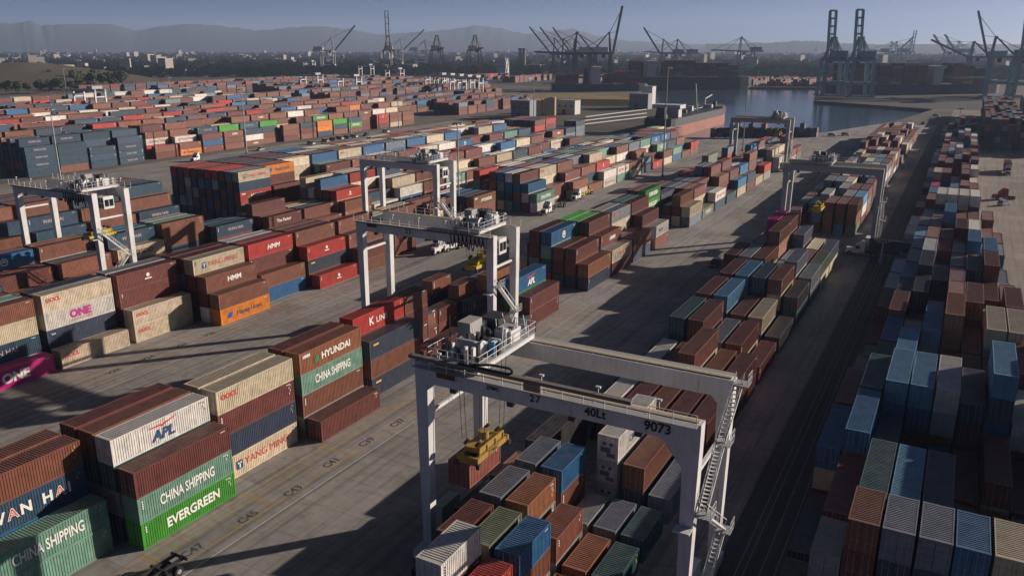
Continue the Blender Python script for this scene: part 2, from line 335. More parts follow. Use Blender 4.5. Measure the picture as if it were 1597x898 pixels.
# ------------------------------------------------------------------ containers: layout
PAL = {'b': ((0.200, 0.074, 0.046), 'rust brown'), 'm': ((0.145, 0.042, 0.036), 'maroon'), 'r': ((0.42, 0.036, 0.028), 'red'), 'f': ((0.27, 0.105, 0.05), 'orange brown'),
       'n': ((0.030, 0.045, 0.080), 'dark navy'), 'u': ((0.018, 0.12, 0.27), 'blue'), 'q': ((0.024, 0.062, 0.105), 'deep blue'), 't': ((0.15, 0.29, 0.23), 'seafoam green'),
       'g': ((0.05, 0.27, 0.03), 'bright green'), 'c': ((0.56, 0.47, 0.345), 'cream'), 'w': ((0.66, 0.63, 0.58), 'white'), 'o': ((0.66, 0.20, 0.015), 'orange'),
       'p': ((0.50, 0.016, 0.19), 'magenta'), 'y': ((0.30, 0.31, 0.32), 'grey'), 's': ((0.09, 0.26, 0.42), 'pale blue'), 'k': ((0.05, 0.05, 0.055), 'charcoal'),
       'd': ((0.03, 0.10, 0.11), 'dark teal'), 'e': ((0.16, 0.19, 0.13), 'olive green'), 'h': ((0.16, 0.19, 0.245), 'slate blue')}
W, H4, H2 = 2.438, 2.896, 2.591
CONT = []           # dicts: block,row,bay,tier,x0(right face),y,z,L,H,c,text
BLK = {}
def put(blk, row, bay, xr, y, L, spec, h=H4, texts=None, z0=0.0):
    z = z0
    for t, c in enumerate(spec):
        if c == '.': z += h; continue
        if c == '?': c = random.choice('bbbmmnnqhycudd')
        d = dict(blk=blk, row=row, bay=bay, tier=t, xr=xr+random.uniform(-0.04, 0.04), y=y+random.uniform(-0.06, 0.06), z=z, L=L, H=h, c=c, text=(texts or {}).get(t))
        CONT.append(d); BLK[(blk, row, bay, t)] = d
        z += h
L4, L2 = 12.192, 6.058
# -- left front block (T2)
T2X = lambda r: -64.3-2.87*(r-1)
T2Y = {0: 31.3, 1: 44.8, 2: 58.05, 3: 71.5, 4: 85.6, 5: 98.8}
def t2(b, r, s, tx=None): put('left front block', r, b+1, T2X(r), T2Y[b], L4, s, H4, tx)
CS, EV, WH, YM, OO, HY, HM, AP, KL, HL, ON, CO, MA, TF, CM = 'CHINA SHIPPING', 'EVERGREEN', 'WAN HAI', 'YANG MING', 'OOCL', 'HYUNDAI', 'HMM', 'APL', 'K LINE', 'Hapag-Lloyd', 'ONE', 'COSCO', 'emblem', 'The Factor', 'CMA CGM'
t2(0, 3, 'tt', {1: CS}); t2(0, 4, '?uqb', {2: WH}); t2(0, 5, '???b'); t2(0, 6, '??b'); t2(0, 7, '?b')
t2(1, 2, 'gtm', {0: EV, 1: CS}); t2(1, 3, '?ydw', {3: AP}); t2(1, 4, '?y?b'); t2(1, 5, '??mm'); t2(1, 6, '???'); t2(1, 7, '??')
t2(2, 3, 'cnmc', {0: YM, 3: OO}); t2(2, 4, '?ymc'); t2(2, 5, '??d'); t2(2, 6, '?n'); t2(2, 7, '?')
t2(3, 2, 'm'); t2(3, 3, 'ybtf', {2: CS, 3: HY}); t2(3, 4, '?y?m'); t2(3, 5, '???'); t2(3, 6, '??')
t2(4, 3, 'nbn', {0: 'yellow', 2: 'yellow'}); t2(4, 4, '??mr', {3: KL}); t2(4, 5, '???'); t2(4, 6, '??')
put('left front block', 4, 6, T2X(4), 98.2, L2, '?mmb', H4); t2(5, 3, 'm'); t2(5, 5, '?n'); t2(5, 6, '?')
for y, r, s in [(105.2, 5, 'mb'), (105.2, 6, 'nm'), (111.6, 7, '?n'), (111.6, 5, 'mm'), (111.6, 6, 'm'), (118.4, 7, 'fnb'), (118.4, 5, '?nb'), (118.4, 4, 'nn'), (118.4, 3, 'b'), (118.4, 2, 'm'), (118.4, 1, 'n')]:
    put('second gantry block', r, 1 if y < 108 else (2 if y < 115 else 3), T2X(r), y, L2, s, H2)
def t2b(b, y, r, s, tx=None, blk='second gantry block', L=L4, h=H4): put(blk, r, b, T2X(r), y, L, s, h, tx)
t2b(4, 124.0, 1, 'mm'); t2b(4, 124.0, 2, 'mgu', {2: AP}); t2b(4, 124.0, 4, '?bf'); t2b(4, 124.0, 5, '?h', {1: CM}); t2b(4, 124.0, 6, '?n')
# -- centre block
cb = lambda b, y, r, s, tx=None, L=L4, h=H4: t2b(b, y, r, s, tx, 'centre block', L, h)
cb(1, 150.2, 1, 'nf'); cb(1, 150.2, 2, 'nbm'); cb(1, 150.2, 3, 'dmb'); cb(1, 150.2, 4, 'rdtu', {3: 'disc'}); cb(1, 150.2, 5, '??mm'); cb(1, 150.2, 6, '?cy', {2: 'blue'}, L2, H4); cb(1, 156.8, 6, '??y', None, L2)
cb(2, 163.5, 1, 'mc', {1: YM}); cb(2, 163.5, 2, '?ub', {2: HM}); cb(2, 163.5, 3, '??mm'); cb(2, 163.5, 4, '??gg'); cb(2, 163.5, 5, '??gg'); cb(2, 163.5, 6, '?m')
cb(3, 176.9, 1, 'nb'); cb(3, 176.9, 3, '?fcy', {3: OO}); cb(3, 176.9, 4, '???y'); cb(3, 176.9, 2, '?b'); cb(3, 176.9, 6, '??r'); cb(3, 176.9, 5, '?m')
cb(4, 190.2, 1, 'mw', {1: 'blue'}); cb(4, 190.2, 2, 'mmm'); cb(4, 190.2, 3, '?mmm'); cb(4, 190.2, 4, '??dd'); cb(4, 190.2, 6, '?b')
# -- far centre block
fc = lambda b, y, r, s, tx=None, L=L4, h=H4: t2b(b, y, r, s, tx, 'far centre block', L, h)
fc(1, 208.0, 4, 'mdgg', {2: EV, 3: EV}); fc(1, 208.0, 5, '???m'); fc(1, 208.0, 6, '??m')
fc(2, 221.3, 1, 'hc'); fc(2, 221.3, 2, 'cmb'); fc(2, 221.3, 3, '?m'); fc(2, 221.3, 4, '?dn'); fc(2, 221.3, 5, '?m')
fc(3, 234.6, 1, 'e', {0: CO}); fc(3, 234.6, 2, '?cm'); fc(3, 234.6, 3, '??b'); fc(3, 234.6, 4, '?hh'); fc(3, 234.6, 5, '??n'); fc(3, 234.6, 6, '??b')
fc(4, 248.0, 1, 'qw', {1: YM}); fc(4, 248.0, 2, '?h'); fc(4, 248.0, 3, '?bm'); fc(4, 248.0, 4, '??h'); fc(4, 248.0, 5, '??q'); fc(4, 248.0, 6, '?h')
fc(5, 262.0, 1, '?'); fc(5, 262.0, 2, '?mb'); fc(5, 262.0, 3, '??mm'); fc(5, 262.0, 4, '???h'); fc(5, 262.0, 5, '??r'); fc(5, 262.0, 6, '??r')
fc(6, 276.0, 1, 'cu'); fc(6, 276.0, 2, '?bm'); fc(6, 276.0, 3, '??mm'); fc(6, 276.0, 4, '??h'); fc(6, 276.0, 5, '??n'); fc(6, 276.0, 6, '?mb')
for i in range(8):
    y = 289.6+13.4*i
    for r in range(1, 7):
        if i in (3,) and r < 3: continue
        n_ = random.choice([2, 2, 3, 3, 3, 4]) if r > 1 else random.choice([1, 2, 2])
        s = ''.join(random.choice('bbmmbhqnuccwyre') for _ in range(n_))
        if i == 0 and r == 3: s = '?cw'
        fc(7+i, y, r, s)
# -- near gantry block (T1), twenty-foot bays
T1X = lambda r: -22.0-3.0*(r-1)
def t1(b, y, r, s, tx=None, L=L2, h=H2, z0=0, blk='near gantry block'): put(blk, r, b, T1X(r), y, L, s, h, tx, z0)
for b, y, d in [(1, 37.8, {6: 'k', 5: 'mm', 4: '???', 3: '?mr', 2: '?r', 1: 'n'}), (2, 45.1, {6: 'k', 5: 'k', 4: '??bw', 3: '?mr', 2: '?r', 1: 'n'}), (3, 52.4, {6: 'k', 5: '??m', 4: '??e', 3: '??u', 2: 'f', 1: 'd'}),
                (4, 59.7, {6: 'kk', 5: '??h', 4: '??f', 3: '?b', 2: 'f', 1: 'd'}), (5, 67.1, {6: 'bb', 5: '??h', 4: '?bu', 3: 'y', 2: 'h', 1: 'd'})]:
    for r, s in d.items(): t1(b, y, r, s)
HOIST = dict(xr=-37.35, y=59.6, z=7.85)
LB = 'dark lane block'
def t1f(b, y, r, s, tx=None): t1(b, y, r, s, tx, L4, H4, 0, LB)
t1f(1, 75.0, 1, 'h'); t1f(1, 75.0, 2, '?b'); t1f(1, 75.0, 3, 'yyw', {2: CM}); t1f(1, 75.0, 6, 'kk')
t1f(2, 89.0, 1, '?m'); t1f(2, 89.0, 2, '?m'); t1f(2, 89.0, 3, '?b'); t1f(2, 89.0, 4, '?m'); t1f(2, 89.0, 5, 'mw'); t1f(2, 89.0, 6, 'd')
t1f(3, 103.0, 1, 'mm'); t1f(3, 103.0, 2, 'cb'); t1f(3, 103.0, 3, '?cb'); t1f(3, 103.0, 4, 'bb'); t1f(3, 103.0, 5, '?w'); t1f(3, 103.0, 6, 'd')
t1f(4, 117.6, 1, 'm'); t1f(4, 117.6, 2, 'cm'); t1f(4, 117.6, 3, '?h'); t1f(4, 117.6, 4, '?mm'); t1f(4, 117.6, 5, 'ddd', {2: CO}); t1f(4, 117.6, 6, 'd')
t1f(5, 132.2, 1, 'k'); t1f(5, 132.2, 2, 'nc', {0: CM}); t1f(5, 132.2, 3, '?m'); t1f(5, 132.2, 4, '?qs'); t1f(5, 132.2, 5, '?mm'); t1f(5, 132.2, 6, '?d')
t1f(6, 146.9, 1, '?k'); t1f(6, 146.9, 2, '?cb'); t1f(6, 146.9, 3, '?qq', {2: WH}); t1f(6, 146.9, 4, '??s'); t1f(6, 146.9, 5, '?sm'); t1f(6, 146.9, 6, '?m')
t1f(7, 161.5, 1, 'ny'); t1f(7, 161.5, 2, '?ch'); t1f(7, 161.5, 3, '??'); t1f(7, 161.5, 4, '?cb'); t1f(7, 161.5, 5, '?my'); t1f(7, 161.5, 6, '?mm')
t1f(8, 174.3, 1, 'ce'); t1f(8, 174.3, 2, '?m'); t1f(8, 174.3, 3, '?h'); t1f(8, 174.3, 4, '?bbb'); t1f(8, 174.3, 5, '??b'); t1f(8, 174.3, 6, '?c')
t1f(9, 187.0, 1, 'ch'); t1f(9, 187.0, 2, '?c'); t1f(9, 187.0, 3, '??h'); t1f(9, 187.0, 4, '??bb'); t1f(9, 187.0, 5, '??mp'); t1f(9, 187.0, 6, '?b')
def prof(blk, R1, pitch, rows, y0, nb, by, hs, cols, seed, hole=0.04, h=H4, L=L4, jit=1, texts=0.0):
    rnd = random.Random(seed)
    for i in range(nb):
        for r in range(1, rows+1):
            if rnd.random() < hole: continue
            n_ = max(1, hs[min(r-1, len(hs)-1)] + rnd.choice([-jit, 0, 0, 0] if jit else [0]))
            s = ''.join(rnd.choice(cols) for _ in range(n_))
            tx = {}
            for t, c in enumerate(s):
                if rnd.random() < texts:
                    k = {'q': WH, 'c': OO, 'w': YM, 't': CS, 'g': EV, 'o': HL, 'f': HM, 'p': ON, 'u': 'disc', 'b': HM if rnd.random() < .35 else None, 'r': MA, 'm': 'small', 'h': WH if rnd.random() < .4 else None, 'n': 'yellow'}.get(c)
                    if k: tx[t] = k
            put(blk, r, i+1, R1-pitch*(r-1), y0+by*i, L, s, h, tx)
MIX = 'bbbbmmmbhqqnucccwyrtfeds'
prof('far gantry block', -22.0, 3.0, 6, 231.5, 11, 13.4, [3, 3, 3, 3, 3, 2], 'bbmmhyccwhsbe', 5, 0.08)
prof('far gantry block', -22.0, 3.0, 6, 392, 9, 13.4, [2, 3, 3, 3, 3, 3], 'bbmmbfchmw', 6, 0.05)
# -- left rear block (T3): stepped towards the lane
T3X = lambda r: -111.4-2.9*(r-1)
def t3(b, y, r, s, tx=None, L=L4, h=H4, blk='left rear block'): put(blk, r, b, T3X(r), y, L, s, h, tx)
t3(1, 57.6, 4, 'p', {0: ON}); t3(1, 57.6, 5, '?qcb', {1: WH}); t3(1, 57.6, 6, '???t'); t3(1, 57.6, 7, '???m')
t3(2, 70.95, 4, 'c', {0: OO}); t3(2, 70.95, 5, '?nwc', {1: 'small', 2: ON, 3: OO}); t3(2, 70.95, 6, '???n'); t3(2, 70.95, 7, '?b')
t3(3, 84.3, 4, 'cc', {0: OO, 1: OO}); t3(3, 84.3, 5, '?mmm', {3: MA}); t3(3, 84.3, 6, '???y'); t3(3, 84.3, 7, '??')
t3(4, 97.8, 2, 'ob', {0: HL}); t3(4, 97.8, 3, 'wmb', {2: HM}); t3(4, 97.8, 4, '?mmc', {3: YM}); t3(4, 97.8, 5, '???m'); t3(4, 97.8, 6, '???m'); t3(4, 97.8, 7, '??')
t3(5, 111.2, 3, 'ub'); t3(5, 111.2, 4, '?mmr', {3: HM}); t3(5, 111.2, 5, '???m'); t3(5, 111.2, 6, '???y'); t3(5, 111.2, 7, '??m')
t3(6, 124.5, 2, 'r', {0: MA}); t3(6, 124.5, 3, '?nr', {1: 'yellow', 2: MA}); t3(6, 124.5, 4, '?mmb'); t3(6, 124.5, 5, '???m'); t3(6, 124.5, 6, '???b'); t3(6, 124.5, 7, '??b')
t3(7, 138.0, 2, 'bm'); t3(7, 138.0, 3, 'mhb'); t3(7, 138.0, 4, '?bqb', {2: WH}); t3(7, 138.0, 5, '??b'); t3(7, 138.0, 6, '???'); t3(7, 138.0, 7, '??y')
t3(8, 151.4, 3, 'mb'); t3(8, 151.4, 4, 'nbm'); t3(8, 151.4, 5, '?rq'); t3(8, 151.4, 6, '??c'); t3(8, 151.4, 7, '??y')
t3(9, 164.8, 4, 'nb'); t3(9, 164.8, 5, '?b'); t3(9, 164.8, 6, '?bb'); t3(9, 164.8, 7, '??c')
t3(10, 178.2, 2, 'gw'); t3(10, 178.2, 5, '?cm'); t3(10, 178.2, 6, '?b'); t3(10, 178.2, 7, '?bb')
t3(11, 191.6, 3, 'hbf', {2: HY}); t3(11, 191.6, 4, '?qq'); t3(11, 191.6, 5, '??q', {2: CM}); t3(11, 191.6, 6, '??u'); t3(11, 191.6, 7, '??w')
prof('truck lane block', -111.4, 2.9, 8, 219.0, 13, 13.25, [2, 3, 4, 4, 4, 4, 4, 4], 'bbbmmbhqqucctrwwtbmu', 11, 0.02, texts=0.4)
# -- left gantry block (T4)
prof('left gantry block', -154.5, 2.9, 6, 57, 2, 13.4, [2, 3, 3, 3, 3, 3], 'bbbmmuqbct', 21, 0.10, texts=0.2)
def t4(b, y, r, s, tx=None): put('left gantry block', r, b, -154.5-2.9*(r-1), y, L4, s, H4, tx)
for y_, b_, sp_ in ((83.8, 3, {1: 'b', 2: 'm', 3: 'bm', 4: '?b', 5: '?bu', 6: '??b'}), (97.2, 4, {1: 'b', 2: 'f', 3: '?b', 4: '?q', 5: '??b', 6: '??b'}), (111.0, 5, {2: 'f', 3: 'mc', 4: '?nq', 5: '??t', 6: '??u'})):
    for r_, s_ in sp_.items(): t4(b_, y_, r_, s_, {1: CO} if s_ == 'mc' else ({2: 'disc'} if s_ == '?bu' else ({2: WH} if s_[-1] == 'q' else None)))
t4(6, 125.4, 4, '?bb'); t4(6, 125.4, 5, '??t'); t4(6, 125.4, 6, '??y'); t4(7, 138.8, 3, '?q', {1: WH}); t4(7, 138.8, 4, '?q', {1: WH}); t4(7, 138.8, 5, '?q'); t4(7, 138.8, 6, 'b')
t4(8, 153.8, 2, '?m', {1: TF}); t4(8, 153.8, 3, '?b'); t4(8, 153.8, 4, '?mm'); t4(8, 153.8, 5, '??'); t4(8, 153.8, 6, '?')
t4(9, 167.2, 1, 'm'); t4(9, 167.2, 2, '?b'); t4(9, 167.2, 3, '?q', {1: WH}); t4(9, 167.2, 4, 'cc', {1: OO}); t4(9, 167.2, 5, '?b')
prof('left gantry block', -154.5, 2.9, 6, 181, 13, 13.4, [2, 3, 3, 4, 4, 4], 'bbbmmbhqccutwwru', 23, 0.06, texts=0.25)
# -- tall left block (T5)
def t5(b, y, r, s, tx=None): put('tall left block', r, b, -180.0-2.9*(r-1), y, L4, s, H4, tx)
for b, y, seed in ((1, 92, 1), (2, 105.4, 2), (3, 118.8, 3), (4, 132.2, 4)):
    rr = random.Random(seed)
    for r in range(1, 9):
        hgt = 3 if r == 1 else (4 if r == 2 else 5)
        s = ''.join(rr.choice('qqqqbbbm') for _ in range(hgt)); t5(b, y, r, s, {t: WH for t, c in enumerate(s) if c == 'q' and rr.random() < 0.7})
t5(5, 165.6, 1, 'hbrqc'[:5], {2: HY, 4: YM}); t5(5, 165.6, 2, '??q?h')
for r in range(3, 11): t5(5, 165.6, r, '??' + random.choice('ymn') + '?' + random.choice('mrbhm'))
t5(6, 179.0, 1, 'mmm'); t5(6, 179.0, 2, '???mo', {4: HL}); 
for r in range(3, 11): t5(6, 179.0, r, '????' + random.choice('bmnq'))
for r in range(4, 11): t5(7, 192.4, r, ('q' if r == 4 else '?') + ('ccc'[:3] if r == 4 else '???') + ('c' if r == 4 else random.choice('dmbq')), {2: OO, 3: OO} if r == 4 else None)
t5(7, 192.4, 1, 'c'); t5(7, 192.4, 2, 'd')
prof('tall left block', -180.0, 2.9, 10, 206, 11, 13.4, [3, 4, 4, 5, 5, 5, 5, 5, 5, 5], 'bbbmmmbqhccutwwru', 31, 0.02, texts=0.2)
# -- dark stack by the basin and the row along the water
prof('stacks beside the basin', -198, 2.6, 8, 386, 2, 13.2, [4, 4, 4, 4, 4, 4, 4, 4], 'mmbbrnqhm', 41, 0.0, jit=0)
prof('stacks beside the basin', -192, 2.6, 4, 412, 2, 13.2, [3, 3, 3, 2], 'qqhqb', 42, 0.0)
for i in range(9, 26): put('wharf row', 1, i+1, -150+3.1*i, 448+0.9*i+(i*i)*0.03, L4*0.5, ''.join(random.choice('mbqhdn') for _ in range(random.choice([2, 2, 3]))), H2)
# -- far yard west of the truck road
prof('far yard block', -316, 2.9, 6, 186, 4, 13.4, [4, 5, 5, 5, 5, 5], 'qqqqqqqb', 51, 0.10, texts=0.5)
prof('far yard block', -318, 2.9, 6, 246, 15, 13.4, [3, 4, 4, 5, 5, 5], 'bbbbmmqqqucrogwbm', 52, 0.05, texts=0.3)
SCOL = 'bbbmmmmbhqqqnnuccbmrww'
for k, (x, y0, nb, hs) in enumerate([(-346, 200, 20, 4), (-374, 210, 20, 4), (-402, 220, 19, 3), (-440, 250, 18, 3), (-470, 260, 18, 4), (-505, 280, 16, 3), (-540, 320, 14, 3), (-580, 330, 14, 4), (-620, 400, 12, 3)]):
    prof('distant rows', x, 2.9, 6, y0, nb, 13.4, [hs, hs, hs+1, hs+1], SCOL, 60+k, 0.16)
for k, (x, y0, nb, hs) in enumerate([(-330, 520, 10, 3), (-372, 500, 12, 3), (-414, 520, 16, 3), (-470, 540, 20, 4), (-520, 560, 22, 4), (-580, 600, 22, 4), (-640, 640, 20, 4), (-700, 560, 26, 4), (-760, 520, 28, 4)]):
    prof('distant rows', x, 2.9, 8, y0, nb, 13.4, [hs], 'bbbmmmmmhqqnum', 80+k, 0.2)
# -- right front block: tight rows
RX0 = lambda k: -6.86+2.65*k
def rb(b, y, spec, L=L4, h=H2):
    for k, s in spec.items():
        hh = h
        if s[0] == '^': s, hh = s[1:], H4
        put('right front block', k+1, b, RX0(k), y, L, s, hh)
rb(1, 65.3, {0: 'k', 1: '??y', 2: '^?rmb', 3: '^?nnh', 4: '^?nnh', 5: '^?nuu', 6: '^?yyc', 7: '^???c'}, L2)
rb(2, 72.5, {0: '?', 1: '?mm', 2: '??dd', 3: '???s', 4: '???n', 5: '?m', 6: '??', 7: '?d', 8: '??'})
rb(3, 85.6, {0: '??u', 1: '???u', 2: '??q', 3: '?m', 4: '??', 5: '?m', 6: '??m', 7: '?m', 8: '??'})
for yy_ in (85.6, 98.8):
    for k_ in (9, 10, 11): put('right front block', k_+1, 3 if yy_ < 90 else 4, RX0(k_), yy_, L4, '??????', H4)
rb(4, 98.8, {0: '??b', 1: '???d', 2: '^?qus', 3: '^?mus', 4: '^?myw', 5: '??mn', 6: '^?muqs', 7: '^?mw', 8: '??m'})
rb(5, 112.0, {0: '??', 1: '?md', 2: '??us', 3: '??', 4: '???', 5: '??m', 6: '?mm', 7: '???b', 8: '^??bb'})
rb(6, 125.1, {0: '?', 1: '??u', 2: '??n', 3: '??ys', 4: '??mbf', 5: '??m', 6: '^??yc', 7: '^?ccc', 8: '?w'})
rb(7, 138.2, {0: '?', 1: '^?mb', 2: '?n', 3: '??n', 4: '^???b', 5: '^?mmb', 6: '??y', 7: '^???b'})
rb(8, 151.3, {0: '?m', 1: '?yn', 2: '^??n', 3: '?n', 4: '??mm', 5: '??u', 6: '^??b', 7: '^??m'})
rb(9, 164.4, {0: '?y', 1: '?ds', 2: '??yn', 3: '?mn', 4: '??y', 5: '??un', 6: '^?ymb', 7: '^?y'})
rb(10, 177.5, {0: '?s', 1: '??n', 2: '??yy', 3: '??', 4: '??n', 5: '??y', 6: '^?qus', 7: '??'})
rb(11, 190.6, {0: '?', 1: '?qu', 2: '??mb', 3: '??m', 4: '??y', 5: '??ys', 6: '??m', 7: '?'})
rb(12, 203.7, {0: '?', 1: '?ds', 2: '??k', 3: '?mb', 4: '??mm', 5: '??yw', 6: '^??b', 7: '??'})
rb(13, 216.8, {0: '?w', 1: '?wn', 2: '??f', 3: '^??us', 4: '??h', 5: '??b', 6: '??mb', 7: '?m'})
rb(14, 229.9, {0: '?w', 1: '?w', 2: '???', 3: '??h', 4: '??m', 5: '??m', 6: '?m'})
rb(15, 243.0, {0: '?', 1: '?w', 2: '^???w', 3: '^???w', 4: '^???w', 5: '^???w'})
rb(16, 256.1, {0: '?m', 1: '??m', 2: '??y', 3: '??', 4: '??m', 5: '??m'})
rr = random.Random(90)
for i in range(22):
    y = 269.2+13.1*i
    for k in range(0, 6):
        if rr.random() < 0.08: continue
        n_ = rr.choice([2, 3, 3, 4]) if k > 0 else rr.choice([1, 2])
        put('right front block', k+1, 17+i, RX0(k)-0.055*i, y, L4, ''.join(rr.choice('bbmmhnycwbpsu') for _ in range(n_)), H2)
# stacks of the eastern terminal (in haze, upper right)
for k, (x, y0, nb) in enumerate([(27, 476, 18), (52, 470, 20), (77, 474, 20), (104, 480, 20), (132, 490, 20), (165, 500, 20)]):
    prof('east terminal stacks', x, 2.6, 7, y0, nb, 13.0, [5], 'mmmbbqhndykm', 120+k, 0.06)
for k, (x, y0, nb) in enumerate([(-120, 1130, 6), (-150, 1122, 8), (-180, 1112, 8), (-210, 1100, 9), (-245, 1090, 9), (-280, 1080, 9), (-315, 1070, 9), (-350, 1060, 9), (-420, 1050, 9), (-480, 1040, 9), (-560, 1030, 9), (-640, 1040, 9), (-90, 1150, 8), (-60, 1170, 8)]):
    prof('distant rows', x, 2.9, 7, y0, nb, 13.6, [3], 'mmmbbbmqhr', 140+k, 0.25)
# ------------------------------------------------------------------ containers: which show largest
def visible_counts():
    w_, h_ = 800, 450
    sc = w_/IW
    zb = np.full((h_, w_), 1e9); ib = np.full((h_, w_), -1, int)
    occ = set()
    for d in CONT: occ.add((round(d['xr']*2)/2, round(d['y']), round(d['z'], 1)))
    R3 = np.array([CR[:], CD[:], CF[:]])
    for i, d in enumerate(CONT):
        x1 = d['xr']; x0 = x1-W; y0 = d['y']; y1 = y0+d['L']; z0 = d['z']; z1 = z0+d['H']
        faces = [[(x0, y0, z1), (x1, y0, z1), (x1, y1, z1), (x0, y1, z1)]]
        faces.append([(x1, y0, z0), (x1, y1, z0), (x1, y1, z1), (x1, y0, z1)] if x1 < 0 else [(x0, y0, z0), (x0, y1, z0), (x0, y1, z1), (x0, y0, z1)])
        faces.append([(x0, y0, z0), (x1, y0, z0), (x1, y0, z1), (x0, y0, z1)])
        for fc_ in faces:
            P = (np.array(fc_)-[0, 0, HC]) @ R3.T
            if P[:, 2].min() < 2: continue
            u = (P[:, 0]/P[:, 2]*FPX+IW/2)*sc; v = (P[:, 1]/P[:, 2]*FPX+IH/2)*sc
            ua, ub, va, vb = max(0, int(u.min())), min(w_-1, int(u.max())+1), max(0, int(v.min())), min(h_-1, int(v.max())+1)
            if ua > ub or va > vb: continue
            gx, gy = np.meshgrid(np.arange(ua, ub+1)+.5, np.arange(va, vb+1)+.5)
            ins = np.ones(gx.shape, bool); s = 0
            ar = sum(u[k]*v[(k+1) % 4]-u[(k+1) % 4]*v[k] for k in range(4))
            sg = 1 if ar > 0 else -1
            for k in range(4):
                k2 = (k+1) % 4
                ins &= sg*((u[k2]-u[k])*(gy-v[k])-(v[k2]-v[k])*(gx-u[k])) >= 0
            if not ins.any(): continue
            dz = P[:, 2].mean()
            # plane depth: interpolate 1/z linearly over the quad
            A = np.c_[u, v, np.ones(4)]; co = np.linalg.lstsq(A, 1/P[:, 2], rcond=None)[0]
            iz = co[0]*gx+co[1]*gy+co[2]; zz = 1/np.maximum(iz, 1e-6)
            sub = zb[va:vb+1, ua:ub+1]; si = ib[va:vb+1, ua:ub+1]
            m_ = ins & (zz < sub)
            sub[m_] = zz[m_]; si[m_] = i
    return np.bincount(ib[ib >= 0], minlength=len(CONT))
CNT = visible_counts()
order = np.argsort(-CNT)
SOLO = set(int(i) for i in order[:300] if CNT[i] > 0)
# ------------------------------------------------------------------ containers: meshes
def corr(L, z0, z1, x, sgn, y0=0.17):
    """corrugated side sheet"""
    mb = MB(); n = int(round((L-2*y0)/0.278)); p = (L-2*y0)/n; ys = []
    for i in range(n):
        a = y0+i*p; ys += [(a, 0), (a+p*0.25, 0), (a+p*0.37, 0.036), (a+p*0.88, 0.036)]
    ys.append((L-y0, 0))
    for (a, da), (b, db) in zip(ys[:-1], ys[1:]):
        q = [(x-sgn*da, a, z0), (x-sgn*db, b, z0), (x-sgn*db, b, z1), (x-sgn*da, a, z1)]
        mb.quad(*(q if sgn > 0 else q[::-1]))
    return mb
def roof_sheet(L, H):
    mb = MB(); n = int(round((L-0.5)/0.30)); p = (L-0.5)/n; ys = []
    for i in range(n):
        a = 0.25+i*p; ys += [(a, 0), (a+p*0.3, 0), (a+p*0.42, 0.034), (a+p*0.88, 0.034)]
    ys.append((L-0.25, 0))
    for (a, da), (b, db) in zip(ys[:-1], ys[1:]): mb.quad((-1.14, a, H-0.012-da), (1.14, a, H-0.012-da), (1.14, b, H-0.012-db), (-1.14, b, H-0.012-db))
    mb.box(-1.14, 1.14, 0.06, 0.25, H-0.06, H-0.008); mb.box(-1.14, 1.14, L-0.25, L-0.06, H-0.06, H-0.008)
    return mb
def frame(L, H):
    mb = MB(); w_ = 1.219
    for x in (-w_, w_-0.16):
        for y in (0, L-0.16): mb.box(x, x+0.16, y, y+0.16, 0.118, H-0.118)
    for x in (-w_, w_-0.10):
        mb.box(x, x+0.10, 0.16, L-0.16, 0.02, 0.17); mb.box(x, x+0.085, 0.16, L-0.16, H-0.11, H-0.004)
    for y in (0.02, L-0.12):
        mb.box(-w_+0.16, w_-0.16, y, y+0.10, 0.02, 0.15); mb.box(-w_+0.16, w_-0.16, y, y+0.10, H-0.12, H-0.004)
    for x in (-w_-0.003, w_-0.178+0.003):                                  # corner castings
        for y in (-0.003, L-0.178+0.003):
            for z in (0, H-0.118): mb.box(x, x+0.178, y, y+0.178, z, z+0.118)
    mb.box(-w_+0.1, w_-0.1, 0.2, L-0.2, 0.10, 0.14)                         # floor
    return mb
def doors(H):
    mb = MB()
    for x0, x1 in ((-1.05, -0.012), (0.012, 1.05)):
        mb.box(x0, x1, 0.045, 0.09, 0.16, H-0.125)
        for k in range(4):
            z = 0.3+k*(H-0.55)/4; mb.box(x0+0.06, x1-0.06, 0.028, 0.045, z, z+(H-0.75)/4)
    return mb
def lock_bars(H):
    mb = MB()
    for x in (-0.82, -0.34, 0.34, 0.82):
        mb.tube((x, 0.012, 0.1), (x, 0.012, H-0.1), 0.02, n=6)
        mb.box(x-0.06, x+0.16, -0.012, 0.02, 1.05, 1.1)
    return mb
def end_panel(L, H):
    mb = MB(); n = 8; p = 2.1/n; xs = []
    for i in range(n):
        a = -1.05+i*p; xs += [(a, 0), (a+p*0.25, 0), (a+p*0.38, 0.04), (a+p*0.87, 0.04)]
    xs.append((1.05, 0))
    for (a, da), (b, db) in zip(xs[:-1], xs[1:]): mb.quad((b, L-0.03-db, 0.15), (a, L-0.03-da, 0.15), (a, L-0.03-da, H-0.12), (b, L-0.03-db, H-0.12))
    return mb
def reefer_unit(H):
    mb = MB(); mb.box(-0.95, 0.95, 0.0, 0.07, 0.25, H-0.75)
    return mb
def reefer_dark(H):
    mb = MB(); mb.box(-0.8, 0.35, -0.02, 0.0, 0.95, 1.55); mb.box(-0.1, 0.85, -0.02, 0.0, 0.45, 0.9); mb.tube((-0.4, -0.03, 1.95), (-0.4, 0.0, 1.95), 0.22, n=12); mb.tube((0.4, -0.03, 1.95), (0.4, 0.0, 1.95), 0.22, n=12)
    return mb
KIT = {}
